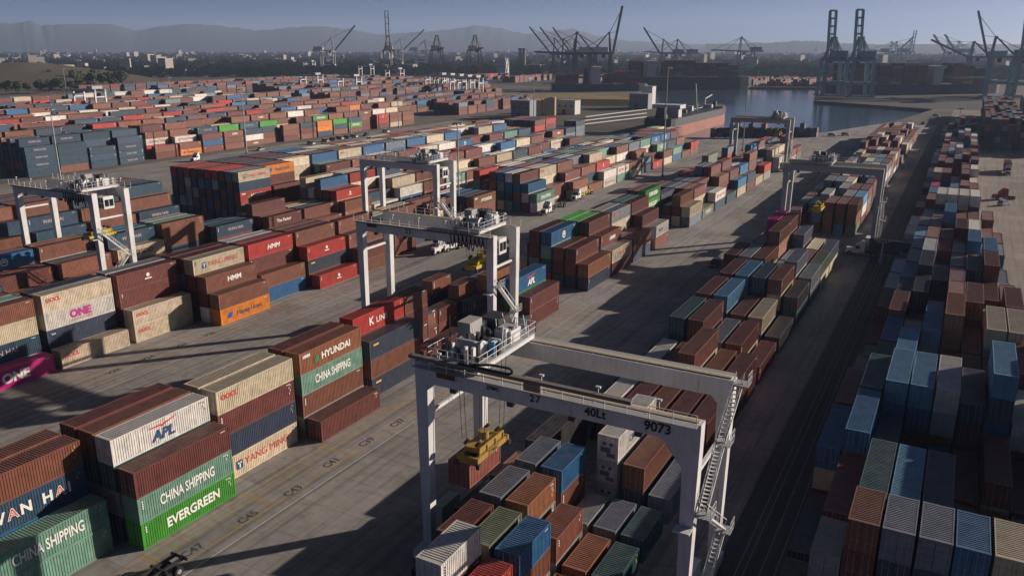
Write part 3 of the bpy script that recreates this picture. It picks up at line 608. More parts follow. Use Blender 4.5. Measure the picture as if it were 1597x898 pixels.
def kit(L, H):
    k = (round(L, 2), round(H, 2))
    if k in KIT: return KIT[k]
    m = M_PAINT
    K = dict(frame=frame(L, H).mesh('frame', m), side_r=corr(L, 0.17, H-0.11, 1.205, 1).mesh('side_panel', m), side_l=corr(L, 0.17, H-0.11, -1.205, -1).mesh('side_panel', m),
             roof=roof_sheet(L, H).mesh('roof_panel', m), door=doors(H).mesh('door', m), bars=lock_bars(H).mesh('lock_bar', M_GREY), end=end_panel(L, H).mesh('end_panel', m))
    allm = MB()
    for g in (frame(L, H), corr(L, 0.17, H-0.11, 1.205, 1), corr(L, 0.17, H-0.11, -1.205, -1), roof_sheet(L, H), doors(H), end_panel(L, H)):
        k0 = len(allm.v); allm.v += g.v; allm.f += [tuple(i+k0 for i in f) for f in g.f]
    K['whole'] = allm.mesh('container_body', m)
    K['reefer'] = reefer_unit(H).mesh('cooling_unit', mat('reefer_grey', (0.42, 0.42, 0.42), 0.6)); K['reefer_dark'] = reefer_dark(H).mesh('cooling_grille', mat('cooling_grille_grey', (0.09, 0.09, 0.1), 0.7))
    KIT[k] = K
    return K
ORD = ['ground', 'second', 'third', 'fourth', 'fifth', 'sixth', 'seventh']
NTH = ['first', 'second', 'third', 'fourth', 'fifth', 'sixth', 'seventh', 'eighth', 'ninth', 'tenth', 'eleventh', 'twelfth', 'thirteenth', 'fourteenth', 'fifteenth', 'sixteenth', 'seventeenth', 'eighteenth', 'nineteenth', 'twentieth']
nth = lambda n: NTH[n-1] if n <= len(NTH) else 'number %d' % n
def emblem(parent, pts, m, loc, name='emblem'):
    """flat painted shape on the right face; pts as (along, up)"""
    me = bpy.data.meshes.new(name); me.from_pydata([(0, a, b) for a, b in pts], [], [tuple(range(len(pts)))]); me.materials.append(m)
    return link(name, me, parent, loc)
def circle(r, n=20): return [(r*math.cos(2*math.pi*i/n), r*math.sin(2*math.pi*i/n)) for i in range(n)]
def letters(o, d, small=False):
    t = d['text']; L, H = d['L'], d['H']; xf = 1.219+0.012; cy = L/2; cz = H/2; c = d['c']
    def T(s, size, m, y=cy, z=cz, bold=0.012, sx=1.0, sh=0.0): return text_on(s, size, m, o, (xf, y, z), RX, bold, sx, sh)
    if t == CS: T(t, 1.6, M_TW, cy, cz, 0.02, 0.58)
    elif t == EV: T(t, 1.5, M_TW, cy+0.4, cz, 0.03, 0.88)
    elif t == WH:
        if small or d['blk'] != 'left front block': T(t, 1.15, mat('paint_pale_pink_letters', (0.6, 0.45, 0.48), 0.7), cy, cz+0.1, -0.004, 1.0)
        else:
            y = cy-3.6
            for ch in 'WAN HAI':
                wd_ = {'W': 1.65, 'I': 0.55, ' ': 0.75}.get(ch, 1.2)
                if ch != ' ': T(ch, 1.5, M_TW, y+wd_/2, cz, 0.035)
                if ch == 'A': text_on(ch, 1.5, M_TR, o, (xf+0.006, y+wd_/2, cz), RX, -0.005)
                y += wd_+0.08
    elif t == YM:
        T(t, 1.3, M_TR, cy+0.9, cz, -0.002, 1.0)
        emblem(o, [(-0.5, -0.55), (0.5, -0.55), (0.5, 0.55), (-0.5, 0.55)], M_TR if small else M_TN, (xf, cy-3.6, cz))
        emblem(o, [(-0.3, 0.15), (0.3, 0.15), (0.3, 0.35), (0.09, 0.35), (0.09, -0.4), (-0.09, -0.4), (-0.09, 0.35), (-0.3, 0.35)][::-1], M_TW, (xf+0.004, cy-3.6, cz))
    elif t == OO: T(t, 0.85, M_TR, 1.9 if L > 8 else L/2, H*0.66, 0.035, 1.0)
    elif t == HY:
        T(t, 1.3, M_TW, cy+0.9, cz-0.05, 0.03); emblem(o, [(-0.55, -0.5), (0.55, -0.5), (0.0, 0.6)], M_TG, (xf, cy-2.9, cz))
        T('HMM', 0.6, M_TW, 1.3, H*0.78, 0.05)
    elif t == HM: T(t, 1.3, M_TW, cy+(0.6 if L > 8 else 0), cz, 0.03, 1.15, 0.25 if c == 'r' else 0)
    elif t == AP:
        T(t, 1.55, M_TN if c == 'w' else M_TW, cy, cz-0.35, 0.045, 1.05, 0.2)
        w_ = [(-1.9, 0.62), (-0.2, 0.66), (0.0, 0.5), (0.2, 0.66), (1.9, 0.95), (1.3, 0.70), (0.3, 0.42), (0.0, 0.25), (-0.3, 0.42), (-1.3, 0.45)]
        emblem(o, [(a, b_*0.9) for a, b_ in w_][::-1], M_TR, (xf, cy, cz+0.25))
    elif t == KL: T('K', 1.7, M_TW, cy-1.9, cz, 0.02); T('LINE', 1.25, M_TW, cy+0.6, cz-0.12, 0.01, 1.1)
    elif t == HL:
        T(t, 1.25, M_TN, cy+0.9, cz, 0.006); emblem(o, [(-0.7, -0.5), (0.3, -0.5), (0.75, 0.5), (-0.25, 0.5)], mat('paint_blue_emblem', (0.02, 0.05, 0.35), 0.6), (xf, 2.2, cz))
    elif t == ON:
        if c == 'p': T(t, 2.0, M_TW, cy, cz, 0.05, 1.0)
        else: T(t, 1.75, M_TP, cy, cz+0.12, 0.055, 1.0); T('OCEAN NETWORK EXPRESS', 0.28, M_TP, cy, 0.6, 0.0, 1.1)
    elif t == CO: T(t if c != 'd' else 'COSCO', 1.4, M_TB if c == 'c' else M_TW, cy, cz, 0.03, 1.2)
    elif t == MA: emblem(o, circle(0.34), M_TW, (xf, cy, cz+0.3)); emblem(o, [(-0.7, -0.1), (0.7, -0.1), (0.7, 0.1), (-0.7, 0.1)], M_TW, (xf, cy, cz-0.35))
    elif t == TF: T(t, 1.2, M_TW, cy-0.6, cz, 0.02)
    elif t == CM: T('CMA CGM', 1.15, M_TN if c in 'w' else M_TW, cy, cz-0.2, 0.012, 1.0); emblem(o, [(-1.6, 0.0), (0.2, 0.35), (1.2, 0.85), (0.1, 0.55)], M_TR if c == 'w' else M_TW, (xf, cy, cz+0.45))
    elif t == 'disc': emblem(o, circle(0.8), M_TW, (xf, cy, cz)); emblem(o, circle(0.55), mat('paint_blue_disc', (0.02, 0.105, 0.23), 0.6), (xf+0.004, cy, cz)); emblem(o, [(-0.5, -0.1), (0.5, -0.1), (0.0, 0.5)], M_TW, (xf+0.008, cy, cz))
    elif t == 'blue': [emblem(o, [(-0.5, -0.35), (0.3, -0.35), (0.5, 0.35), (-0.3, 0.35)], M_TN, (xf, cy+1.2*k_, cz)) for k_ in (-1, 0, 1)]
    elif t == 'yellow': emblem(o, [(-0.6, -0.14), (0.6, -0.14), (0.6, 0.14), (-0.6, 0.14)], M_TY, (xf, 1.5, H-0.75))
    elif t == 'small': T('tex', 0.55, M_TW, 1.1, H-0.7, 0.03)
CODE = ['TCNU 4', 'BMOU 5', 'FCIU 9', 'SEGU 6', 'TGHU 8']
def solo(i, d):
    K = kit(d['L'], d['H']); c = PAL[d['c']]
    g_ = random.uniform(0.84, 1.12); col = tuple(min(1, v*g_*random.uniform(0.97, 1.03)) for v in c[0]) + (1,)
    big = CNT[i] > 230
    loc = (d['xr']-W/2, d['y'], d['z'])
    if big:
        o = link('shipping_container', K['frame'], None, loc)
        parts = [link('side_panel', K['side_r'], o), link('side_panel', K['side_l'], o), link('roof_panel', K['roof'], o), link('end_panel', K['end'], o)]
        dr = link('door', K['door'], o); parts.append(dr); link('lock_bar', K['bars'], dr)
        for p in parts: p.color = col
    else:
        o = link('shipping_container', K['whole'], None, loc)
    o.color = col
    if d['c'] in 'wy' and d.get('text') in (CM,) or (d['c'] in 'wy' and d['blk'] == LB):
        link('cooling_unit', K['reefer'], o, (0, -0.075, 0)); link('cooling_grille', K['reefer_dark'], o, (0, -0.08, 0))
    if d['text']: letters(o, d)
    if big and d['text'] not in (OO, 'small', 'yellow', HY):           # owner marks: short vertical block of white marks near the front corner and id at the far one
        xf = 1.219+0.012; dark = d['c'] in 'cwys'
        m_ = M_TB if dark else M_TW
        if random.random() < 0.5:
            for k in range(random.choice([3, 4])): emblem(o, [(-0.08, -0.08), (0.08, -0.08), (0.08, 0.08), (-0.08, 0.08)], m_, (xf, 0.55, d['H']*0.82-k*0.25), 'owner_mark')
        q_ = random.random()
        if q_ < 0.55:
            for k in range(random.choice([2, 3, 4])): emblem(o, [(-0.035, -0.14), (0.035, -0.14), (0.035, 0.14), (-0.035, 0.14)], M_TY if q_ < 0.2 else m_, (xf, d['L']-0.62-0.2*(k % 2), d['H']*0.84-k*0.36), 'id_mark')
        if q_ > 0.3: emblem(o, [(-0.32, -0.035), (0.32, -0.035), (0.32, 0.035), (-0.32, 0.035)], m_, (xf, d['L']-0.95, d['H']*0.88), 'id_mark')
    let = ''
    if d['text'] and d['text'] not in ('small', 'yellow', MA, 'blue', 'disc'):
        let = ' with ' + {OO: 'small red letters', YM: 'red lettering', ON: 'large lettering', HL: 'dark lettering', CO: 'large lettering', AP: 'winged lettering', CM: 'curved emblem'}.get(d['text'], 'white lettering')
    elif d['text'] in ('disc', MA): let = ' with round emblem'
    lab = '%s container%s, %s tier, %s row, %s bay, %s' % (c[1], let, ORD[d['tier']], nth(d['row']), nth(d['bay']), d['blk'])
    tag(o, lab, 'container', 'stacked shipping containers')
    return o
LABELS = {}
for i in sorted(SOLO):
    o = solo(i, CONT[i])
    if o['label'] in LABELS: o['label'] = o['label'].replace(' container', ' twenty-foot container', 1)
    LABELS[o['label']] = 1
# -- all the other containers, one object
def rest():
    occ = {}
    for d in CONT: occ[(round(d['xr']), round(d['y']/2), round(d['z']))] = 1
    vs, fs, cs = [], [], []; mk = MB(); BOXF = ((0, 3, 2, 1), (4, 5, 6, 7), (0, 1, 5, 4), (1, 2, 6, 5), (2, 3, 7, 6), (3, 0, 4, 7))
    SG = []
    for i, d in enumerate(CONT):
        if i in SOLO: continue
        if CNT[i] == 0:                    # buried: only kept when something could see it
            up = any((round(d['xr'])+a, round(d['y']/2)+b, round(d['z']+d['H'])) in occ for a in (-1, 0, 1) for b in (-1, 0, 1))
            if up and d['blk'] in ('distant rows', 'east terminal stacks', 'tall left block', 'far yard block'): continue
        x1 = d['xr']; x0 = x1-W; y0 = d['y']; y1 = y0+d['L']; z0 = d['z']+0.05; z1 = d['z']+d['H']-0.02
        k = len(vs)
        vs += [(x0, y0, z0), (x1, y0, z0), (x1, y1, z0), (x0, y1, z0), (x0, y0, z1), (x1, y0, z1), (x1, y1, z1), (x0, y1, z1)]
        c = PAL[d['c']][0]; g = random.uniform(0.75, 1.2); cc = (c[0]*g, c[1]*g, c[2]*g, 1)
        if CNT[i] == 0:
            for f in BOXF: fs.append(tuple(k+j for j in f))
            cs += [cc]*8
        else:                               # frame proud of the recessed side, roof and door panels
            for f in ((0, 3, 2, 1), (2, 3, 7, 6), (3, 0, 4, 7)): fs.append(tuple(k+j for j in f))
            cs += [cc]*8
            for q, nrm in (((1, 2, 6, 5), (1, 0, 0)), ((4, 5, 6, 7), (0, 0, 1)), ((0, 1, 5, 4), (0, -1, 0))):
                P4 = [Vector(vs[k+j]) for j in q]; ctr = sum(P4, Vector())/4; e1 = (P4[1]-P4[0]).normalized(); e2 = (P4[3]-P4[0]).normalized(); nn = Vector(nrm)
                I4 = [P4[0]+(e1+e2)*0.13, P4[1]+(e2-e1)*0.13, P4[2]-(e1+e2)*0.13, P4[3]+(e1-e2)*0.13]
                kk = len(vs); vs += [tuple(p) for p in I4] + [tuple(p-nn*0.06) for p in I4]; cs += [cc]*8
                for a_ in range(4):
                    b_ = (a_+1) % 4
                    fs.append((k+q[a_], k+q[b_], kk+b_, kk+a_)); fs.append((kk+a_, kk+b_, kk+4+b_, kk+4+a_))
                fs.append((kk+4, kk+5, kk+6, kk+7))
            if CNT[i] > 10:
                xm = x1+0.004
                for (ya, za, la, ha) in ((y1-1.2, z1-0.42, 0.8, 0.13), (y0+0.4, z1-0.5, 0.3, 0.28), (y1-0.7, z1-1.5, 0.16, 0.8)):
                    if random.random() < 0.5: mk.quad((xm, ya, za), (xm, ya+la, za), (xm, ya+la, za+ha), (xm, ya, za+ha))
        if d['text'] and CNT[i] > 14: SG.append(d)
    me = bpy.data.meshes.new('container_stacks'); me.from_pydata(vs, [], fs); me.update()
    at = me.color_attributes.new('Col', 'FLOAT_COLOR', 'POINT'); at.data.foreach_set('color', np.array(cs, 'f').ravel())
    me.materials.append(M_STUFF)
    o = link('container_stacks', me); tag(o, 'far rows of stacked shipping containers in brown, red, blue and cream', 'containers', kind='stuff')
    tag(mk.build('id_marks', M_TW, o), kind='stuff')
    for d in SG:
        h_ = empty('lettering_holder', (d['xr']-W/2, d['y'], d['z'])); letters(h_, d, True)
        for ch in list(h_.children):
            mw = h_.matrix_basis @ ch.matrix_basis; ch.parent = o; ch.matrix_basis = mw
        bpy.data.objects.remove(h_)
    return o
rest()
# ------------------------------------------------------------------ rubber-tyred gantry cranes
def rail_run(p, q, n, h=1.1, post=0.05):
    mb = MB(); p = Vector(p); q = Vector(q)
    for i in range(n+1):
        a = p.lerp(q, i/n); mb.beam(a, a+Vector((0, 0, h)), post)
    for f in (0.5, 1.0): mb.beam(p+Vector((0, 0, h*f)), q+Vector((0, 0, h*f)), post*0.8)
    return mb
def stair(p, q, w=0.7, axis='y'):
    """open steel stair from p to q"""
    mb = MB(); p = Vector(p); q = Vector(q); d = q-p
    side = Vector((w/2, 0, 0)) if axis == 'y' else Vector((0, w/2, 0))
    for s in (-1, 1):
        mb.beam(p+side*s, q+side*s, 0.06, 0.2)
        mb.beam(p+side*s+Vector((0, 0, 1.0)), q+side*s+Vector((0, 0, 1.0)), 0.05)
        for t in (0, 0.25, 0.5, 0.75, 1): mb.beam(p+side*s+d*t, p+side*s+d*t+Vector((0, 0, 1.0)), 0.045)
    n = max(3, int(abs(d.z)/0.23))
    for i in range(1, n):
        c = p+d*(i/n)
        if axis == 'y': mb.box(c.x-w/2, c.x+w/2, c.y-0.12, c.y+0.12, c.z-0.015, c.z+0.015)
        else: mb.box(c.x-0.12, c.x+0.12, c.y-w/2, c.y+w/2, c.z-0.015, c.z+0.015)
    return mb
def rtg(name, X0, X1, Y0, Y1, ZT, tx, label, white=True, hoist=None, festoon=False, chain=False, cabin=True, number=None, spreader_y=None, marks=None, stairs=True, ycol=None):
    """X0..X1 outer faces of the legs, Y0..Y1 outer faces of the two girders, ZT top of girder, tx trolley centre"""
    root = empty(name, (X0, Y0, 0)); tag(root, label, 'gantry crane', 'rubber-tyred gantry cranes')
    wx, dy = X1-X0, Y1-Y0; m = M_CRANE if white else M_CRANE2
    GH, GW, LW = 1.75, 1.15, 1.35
    zg = ZT-GH
    for y in (0, dy-GW):
        g = MB().box(0, wx, y, y+GW, zg, ZT).build('girder', m, root)
        MB().box(0.3, wx-0.3, y+GW*0.3, y+GW*0.7, ZT, ZT+0.10).build('trolley_rail', M_RUSTW, g)
        for k in range(1, 6): MB().box(wx*k/6-0.05, wx*k/6+0.05, y-0.03, y+GW+0.03, zg-0.03, ZT+0.02).build('splice_plate', m, g)
    for ix, (xa, xb) in enumerate(((0, LW), (wx-LW, wx))):
        for iy, (ya, yb) in enumerate(((0, GW), (dy-GW, dy))):
            s = 1 if ix == 0 else -1; t = 1 if iy == 0 else -1
            xb0, xb1 = (0.25, 1.15) if ix == 0 else (wx-1.15, wx-0.25)
            y0_, y1_ = (ya+0.12, yb-0.05) if iy == 0 else (ya+0.05, yb-0.12)
            lg = MB().taper((xb0, xb1, y0_, y1_, 1.9), (xa, xb, ya+0.02, yb-0.02, zg)).build('leg', m, root)
            bx_ = xb if ix == 0 else xa; kb = 2.3 if (chain and ix == 1 and iy == 0) else 0.7
            MB().hexa([(bx_, ya+0.1, zg-kb), (bx_+0.02*s, ya+0.1, zg-kb), (bx_+0.02*s, yb-0.1, zg-kb), (bx_, yb-0.1, zg-kb), (bx_, ya+0.1, zg-0.002), (bx_+kb*0.85*s, ya+0.1, zg-0.002), (bx_+kb*0.85*s, yb-0.1, zg-0.002), (bx_, yb-0.1, zg-0.002)]).build('knee_brace', m, lg)
        xc = (xa+xb)/2
        sb = MB().box(xc-0.5, xc+0.5, -1.6, dy+1.6, 1.15, 1.95).build('sill_beam', m, root)
        MB().beam((xc, GW, zg-3.6), (xc, dy-GW, zg-3.6), 0.3, 0.35).build('tie_beam', m, root)
        for yy in (-1.0, 1.1, dy-1.1, dy+1.0):
            wl = MB().tube((xc-0.28, yy, 0.78), (xc+0.28, yy, 0.78), 0.78, n=18).build('wheel', M_RUB, root)
            MB().tube((xc-0.30, yy, 0.78), (xc+0.30, yy, 0.78), 0.36, n=12).build('hub', m, wl)
        for yy in (0.05, dy-0.05): MB().taper((xc-0.45, xc+0.45, yy-1.6, yy+1.6, 0.9), (xc-0.45, xc+0.45, yy-0.6, yy+0.6, 1.6)).build('bogie', m, root)
    MB().box(wx-2.4, wx-1.25, dy*0.25, dy*0.75, 1.3, 3.4).build('power_unit', M_CRANE, root)
    MB().box(-0.9, 0.35, dy*0.3, dy*0.6, 2.0, 3.9).build('electrical_cabinet', M_GREY, root)
    # walkways and handrails along the girders
    for y, yy in ((-0.75, -0.72), (dy+0.02, dy+0.70)):
        wk = MB().box(0.2, wx-0.2, y, y+0.73, ZT-0.06, ZT-0.01).build('walkway', M_GREY, root)
        if chain and y > 1: continue
        rail_run((0.2, yy, ZT), (wx-0.2, yy, ZT), 14, 1.1, 0.06).build('handrail', M_CRANE, wk)
        for k in range(5):
            x = wx*(0.12+0.19*k); lp = MB(); lp.beam((x, yy, ZT+1.0), (x, yy, ZT+1.7), 0.07); lp.box(x-0.2, x+0.2, yy-0.12, yy+0.12, ZT+1.7, ZT+1.85); lp.build('flood_lamp', M_CRANE, wk)
    for k in range(4):
        x = wx*(0.15+0.22*k); MB().box(x-0.3, x+0.3, 0.1, 0.7, zg-0.5, zg-0.002).build('flood_lamp', M_STEEL, root)
    if chain:      # grey cable carrier lying in its tray along the front rail, ending in a loop
        cc = MB().beam((0.2, -0.95, ZT+1.15), (wx*0.80, -0.95, ZT+1.15), 0.5, 0.32).build('cable_tray', mat('cable_tray_grey', (0.17, 0.155, 0.145), 0.8), root)
        pts = [(wx*0.385+0.45*math.cos(a), -0.95, ZT+1.62+0.26*math.sin(a)) for a in [math.pi*k/8-math.pi/2 for k in range(9)]]
        MB().path([(wx*0.2, -0.95, ZT+1.36)] + pts + [(wx*0.33, -0.95, ZT+1.86), (wx*0.25, -0.95, ZT+1.46)], 0.17).build('cable_loop', M_RUB, cc)
        MB().box(wx*0.44, wx*0.44+1.6, -0.9, -0.5, ZT+0.15, ZT+1.3).build('sign_plate', mat('brown_plate', (0.3, 0.22, 0.16), 0.8), root)
    if festoon:
        fx0, fx1 = tx-X0-2.2, wx-0.6
        f = MB(); f.beam((1, -0.9, ZT-0.1), (wx-0.4, -0.9, ZT-0.1), 0.12, 0.15)
        fo = f.build('festoon_rail', M_STEEL, root)
        n = 9
        for i in range(n):
            a = fx0+(fx1-fx0)*i/n; b = fx0+(fx1-fx0)*(i+1)/n; dp = 1.9+0.5*math.sin(i*1.7)
            pts = [(a+(b-a)*t, -0.9, ZT-0.15-dp*4*t*(1-t)) for t in [k/8 for k in range(9)]]
            MB().path(pts, 0.13).build('festoon_cable', M_RUB, fo)
    if stairs:
        lx = wx+0.45
        for i, (ya, za, yb, zb) in enumerate(([(0.3, 2.0, dy*0.72, 7.4), (dy*0.72, 7.4, 0.5, 13.0), (0.5, 13.0, dy*0.45, 17.4), (dy*0.45, 17.4, dy-1.0, ZT-0.1)])[:4 if chain else 2]):
            stair((lx, ya, za), (lx, yb, zb)).build('stair_flight', M_CRANE, root)
            pl = MB().box(lx-0.5, lx+0.9, yb-0.7, yb+0.7, zb-0.08, zb-0.02).build('stair_landing', M_CRANE2, root)
            rail_run((lx+0.88, yb-0.7, zb), (lx+0.88, yb+0.7, zb), 3).build('handrail', M_CRANE, pl)
        MB().box(wx-1.5, wx-0.1, -1.0, -0.02, 11.6, 11.75).build('stair_landing', m, root)
    # trolley
    t0, t1 = tx-X0-2.7, tx-X0+2.7
    tr = MB().box(t0, t1, 0.25, dy-0.25, ZT+0.55, ZT+0.75).build('trolley_deck', M_CRANE2, root)
    for x in (t0+0.1, t1-0.5): MB().box(x, x+0.4, 0.1, dy-0.1, ZT+0.12, ZT+0.55).build('trolley_frame', m, tr)
    for (pa, pb, n) in (((t0, 0.0, ZT+0.75), (t1, 0.0, ZT+0.75), 5), ((t0, dy, ZT+0.75), (t1, dy, ZT+0.75), 5), ((t0, 0, ZT+0.75), (t0, dy, ZT+0.75), 7), ((t1, 0, ZT+0.75), (t1, dy, ZT+0.75), 7)):
        rail_run(pa, pb, n, 1.1, 0.06).build('handrail', M_CRANE, tr)
    z = ZT+0.75
    MB().box(t1-2.3, t1-0.5, dy*0.62, dy*0.80, z, z+1.25).build('hoist_motor_house', M_CRANE, tr); MB().box(t1-2.1, t1-0.7, dy*0.64, dy*0.78, z+1.25, z+1.4).build('house_roof', M_CRANE2, tr)
    MB().box(t0+0.3, t0+1.7, dy*0.42, dy*0.62, z, z+2.2).build('control_cabinet', M_GREY, tr)
    MB().box(t0+0.9, t0+2.9, dy*0.72, dy*0.93, z, z+1.8).build('electrical_cabinet', M_STEEL, tr)
    dr = MB().tube((t0+1.4, dy*0.25, z+0.75), (t0+4.0, dy*0.25, z+0.75), 0.62, n=18).build('hoist_drum', M_CRANE2, tr)
    MB().tube((t0+4.05, dy*0.25, z+0.75), (t0+4.25, dy*0.25, z+0.75), 0.8, n=18).build('drum_flange', M_CRANE, dr)
    MB().tube((t0+3.0, dy*0.47, z+0.6), (t0+4.6, dy*0.47, z+0.6), 0.4, n=14).build('hoist_motor', M_CRANE, tr)
    MB().box(t0+4.5, t0+5.1, dy*0.30, dy*0.42, z, z+1.2).build('gear_box', M_BLUEP, tr)
    for k in range(7):
        x = t0+0.4+0.75*k; yk = dy*(0.1+0.12*((k*5) % 7)); hk = 0.5+0.35*((k*3) % 4)
        MB().box(x, x+0.45, yk, yk+0.5, z, z+hk).build('junction_box', M_CRANE if k % 2 else M_STEEL, tr)
    rn = random.Random(int(-X0*10))
    for k in range(40):
        x = rn.uniform(t0+0.2, t1-0.6); yk = rn.uniform(0.2, dy-0.8); a_, b_, h_ = rn.uniform(0.15, 0.6), rn.uniform(0.15, 0.7), rn.uniform(0.4, 1.7)
        MB().box(x, x+a_, yk, yk+b_, z, z+h_).build('machinery_piece', rn.choice([M_CRANE, M_CRANE, M_STEEL, M_GREY, M_STEEL]), tr)
    for k in range(8):
        x = rn.uniform(t0+0.2, t1-0.2); yk = rn.uniform(0.2, dy-0.4)
        MB().beam((x, yk, z), (x+rn.uniform(-0.5, 0.5), yk+rn.uniform(-0.3, 0.3), z+rn.uniform(1.4, 2.6)), 0.07).build('machinery_pipe', rn.choice([M_CRANE, M_STEEL]), tr)
    mast = MB(); mast.beam((t0+0.3, dy*0.3, z), (t0+0.3, dy*0.3, z+3.2), 0.06); mast.build('antenna', M_STEEL, tr)
    if cabin:
        cx0, cy0 = t1-0.4, dy*0.40
        cb_ = MB().box(cx0, cx0+1.9, cy0, cy0+2.3, zg-2.0, zg+0.55).build('operator_cabin', M_CRANE, tr)
        for i in range(2):
            for j in range(2): MB().box(cx0+0.14+0.86*i, cx0+0.88+0.86*i, cy0-0.025, cy0-0.005, zg-1.85+1.1*j, zg-0.85+1.1*j).build('window_pane', M_GLASS, cb_)
        for j in range(2): MB().box(cx0+1.905, cx0+1.925, cy0+0.2+1.05*j, cy0+1.1+1.05*j, zg-1.5, zg-0.1).build('window_pane', M_GLASS, cb_)
    # hoist ropes and spreader
    hz = hoist if hoist is not None else 9.0
    sy = (spreader_y if spreader_y is not None else (Y0+Y1)/2) - Y0; sx = tx-X0
    rp = 0
    for a in (-1.0, 1.0):
        for b in (-1.9, 1.9):
            for e in (-0.25, 0.25): MB().beam((sx+a+e, sy+b, hz+1.9), (sx+a*1.25+e, sy+b*1.1, ZT+0.5), 0.045).build('hoist_rope', M_STEEL, root)
    my = ycol or M_YEL
    so_ = MB().box(sx-1.15, sx-0.75, sy-2.74, sy+2.74, hz+0.2, hz+0.75).build('spreader_frame', my, root)
    MB().box(sx+0.75, sx+1.15, sy-2.74, sy+2.74, hz+0.2, hz+0.75).build('spreader_beam', my, so_)
    for b in (-1.2, 0.2, 1.3): MB().box(sx-0.75, sx+0.75, sy+b, sy+b+0.35, hz+0.28, hz+0.66).build('cross_beam', my, so_)
    for s_ in (-1, 1): MB().beam((sx+0.95, sy-2.3, hz+1.5), (sx+0.95, sy+2.3, hz+1.5), 0.16).build('guard_rail', my, so_) if s_ > 0 else None
    for b in (-2.3, -0.8, 0.8, 2.3): MB().beam((sx+0.95, sy+b, hz+0.75), (sx+0.95, sy+b, hz+1.5), 0.12).build('guard_post', my, so_)
    for yy in (-3.05, 2.75): MB().box(sx-1.22, sx+1.22, sy+yy, sy+yy+0.3, hz+0.02, hz+0.8).build('spreader_end_beam', my, so_)
    for a in (-1.2, 1.2):
        for b in (-3.0, 3.0): MB().taper((sx+a-0.16, sx+a+0.16, sy+b-0.16, sy+b+0.16, hz-0.25), (sx+a-0.2, sx+a+0.2, sy+b-0.2, sy+b+0.2, hz+0.3)).build('flipper_guide', M_STEEL, so_)
    hb = MB().box(sx-0.9, sx+0.9, sy-2.1, sy+2.1, hz+0.85, hz+1.35).build('head_block', my, root)
    for b in (-1.9, 1.9):
        for a in (-0.62, 0.62): MB().tube((sx+a-0.12, sy+b, hz+1.95), (sx+a+0.12, sy+b, hz+1.75), 0.45, n=16).build('sheave', mat('sheave_dark_yellow', (0.11, 0.075, 0.02), 0.6), hb)
    MB().tube((sx-0.1, sy+0.2, hz+1.35), (sx-0.1, sy+0.2, hz+2.2), 0.55, n=18).build('cable_basket', my, hb)
    for (body, size, x, zz) in (marks or []):
        if len(body) == 2:
            for j_, ch in enumerate(body): text_on(ch, size, M_TB, root, (x-X0+(j_-0.5)*size*0.62, -0.045, zz), RY, 0.03)
        else: text_on(body, size, M_TB, root, (x-X0, -0.045, zz), RY, 0.03)
    if white and marks: text_on('ZPMC', 0.62, M_TB, root, (sx+1.155+0.006, sy, hz+0.48), RX, 0.02, 1.3)
    if marks:
        MB().box(2.4, 4.6, -0.014, -0.002, ZT-0.95, ZT+0.05).build('rust_patch', mat('rust', (0.16, 0.055, 0.03), 0.9, 0, 0.5, 3), root)
    return root
rtg('gantry_crane', -41.8, -14.7, 57.4, 68.6, 20.9, -37.6, 'nearest white gantry crane, lifting a brown container with yellow spreader', hoist=HOIST['z']+H2+0.02, chain=True, cabin=False, spreader_y=62.65,
    marks=[('40Lt', 1.05, -23.6, 19.95), ('9073', 1.15, -18.2, 19.9), ('27', 0.9, -29.2, 20.0), ('ZPMC', 0.5, -33.4, 20.1)])
rtg('gantry_crane', -88.4, -61.4, 106.0, 114.6, 20.9, -66.5, 'white gantry crane with looped black cables over the middle block', hoist=14.6, festoon=True, marks=[('23', 1.0, -77.5, 20.0)], ycol=M_YEL2)
rtg('gantry_crane', -132.4, -109.0, 161.5, 170.0, 22.0, -113.8, 'pale gantry crane behind the one with looped cables, yellow spreader lowered', hoist=7.6, ycol=M_YEL2)
rtg('gantry_crane', -176.6, -150.0, 100.0, 108.4, 20.9, -155.6, 'leftmost white gantry crane with square-windowed cabin and yellow spreader', hoist=10.8, festoon=True, ycol=M_YEL2)
rtg('gantry_crane', -38.7, -15.4, 213.6, 222.0, 20.9, -30.0, 'grey gantry crane straddling the stacks right of the dark lane', white=False, hoist=8.9, cabin=False, ycol=M_YEL2, stairs=True)
rtg('gantry_crane', -85.6, -61.6, 345.0, 354.5, 20.9, -67.0, 'small far gantry crane standing against the harbour water', white=False, hoist=14.0)
# hoisted container
d = dict(blk='near gantry block', row=6, bay=4, tier=3, xr=HOIST['xr'], y=HOIST['y'], z=HOIST['z'], L=L2, H=H2, c='f', text=None)
CONT.append(d); CNT = np.append(CNT, 2000)
o = solo(len(CONT)-1, d); o['label'] = 'red brown container hanging from the yellow spreader of the nearest crane'; o['group'] = 'stacked shipping containers'
o.color = (0.26, 0.085, 0.06, 1)
for c in o.children: c.color = o.color
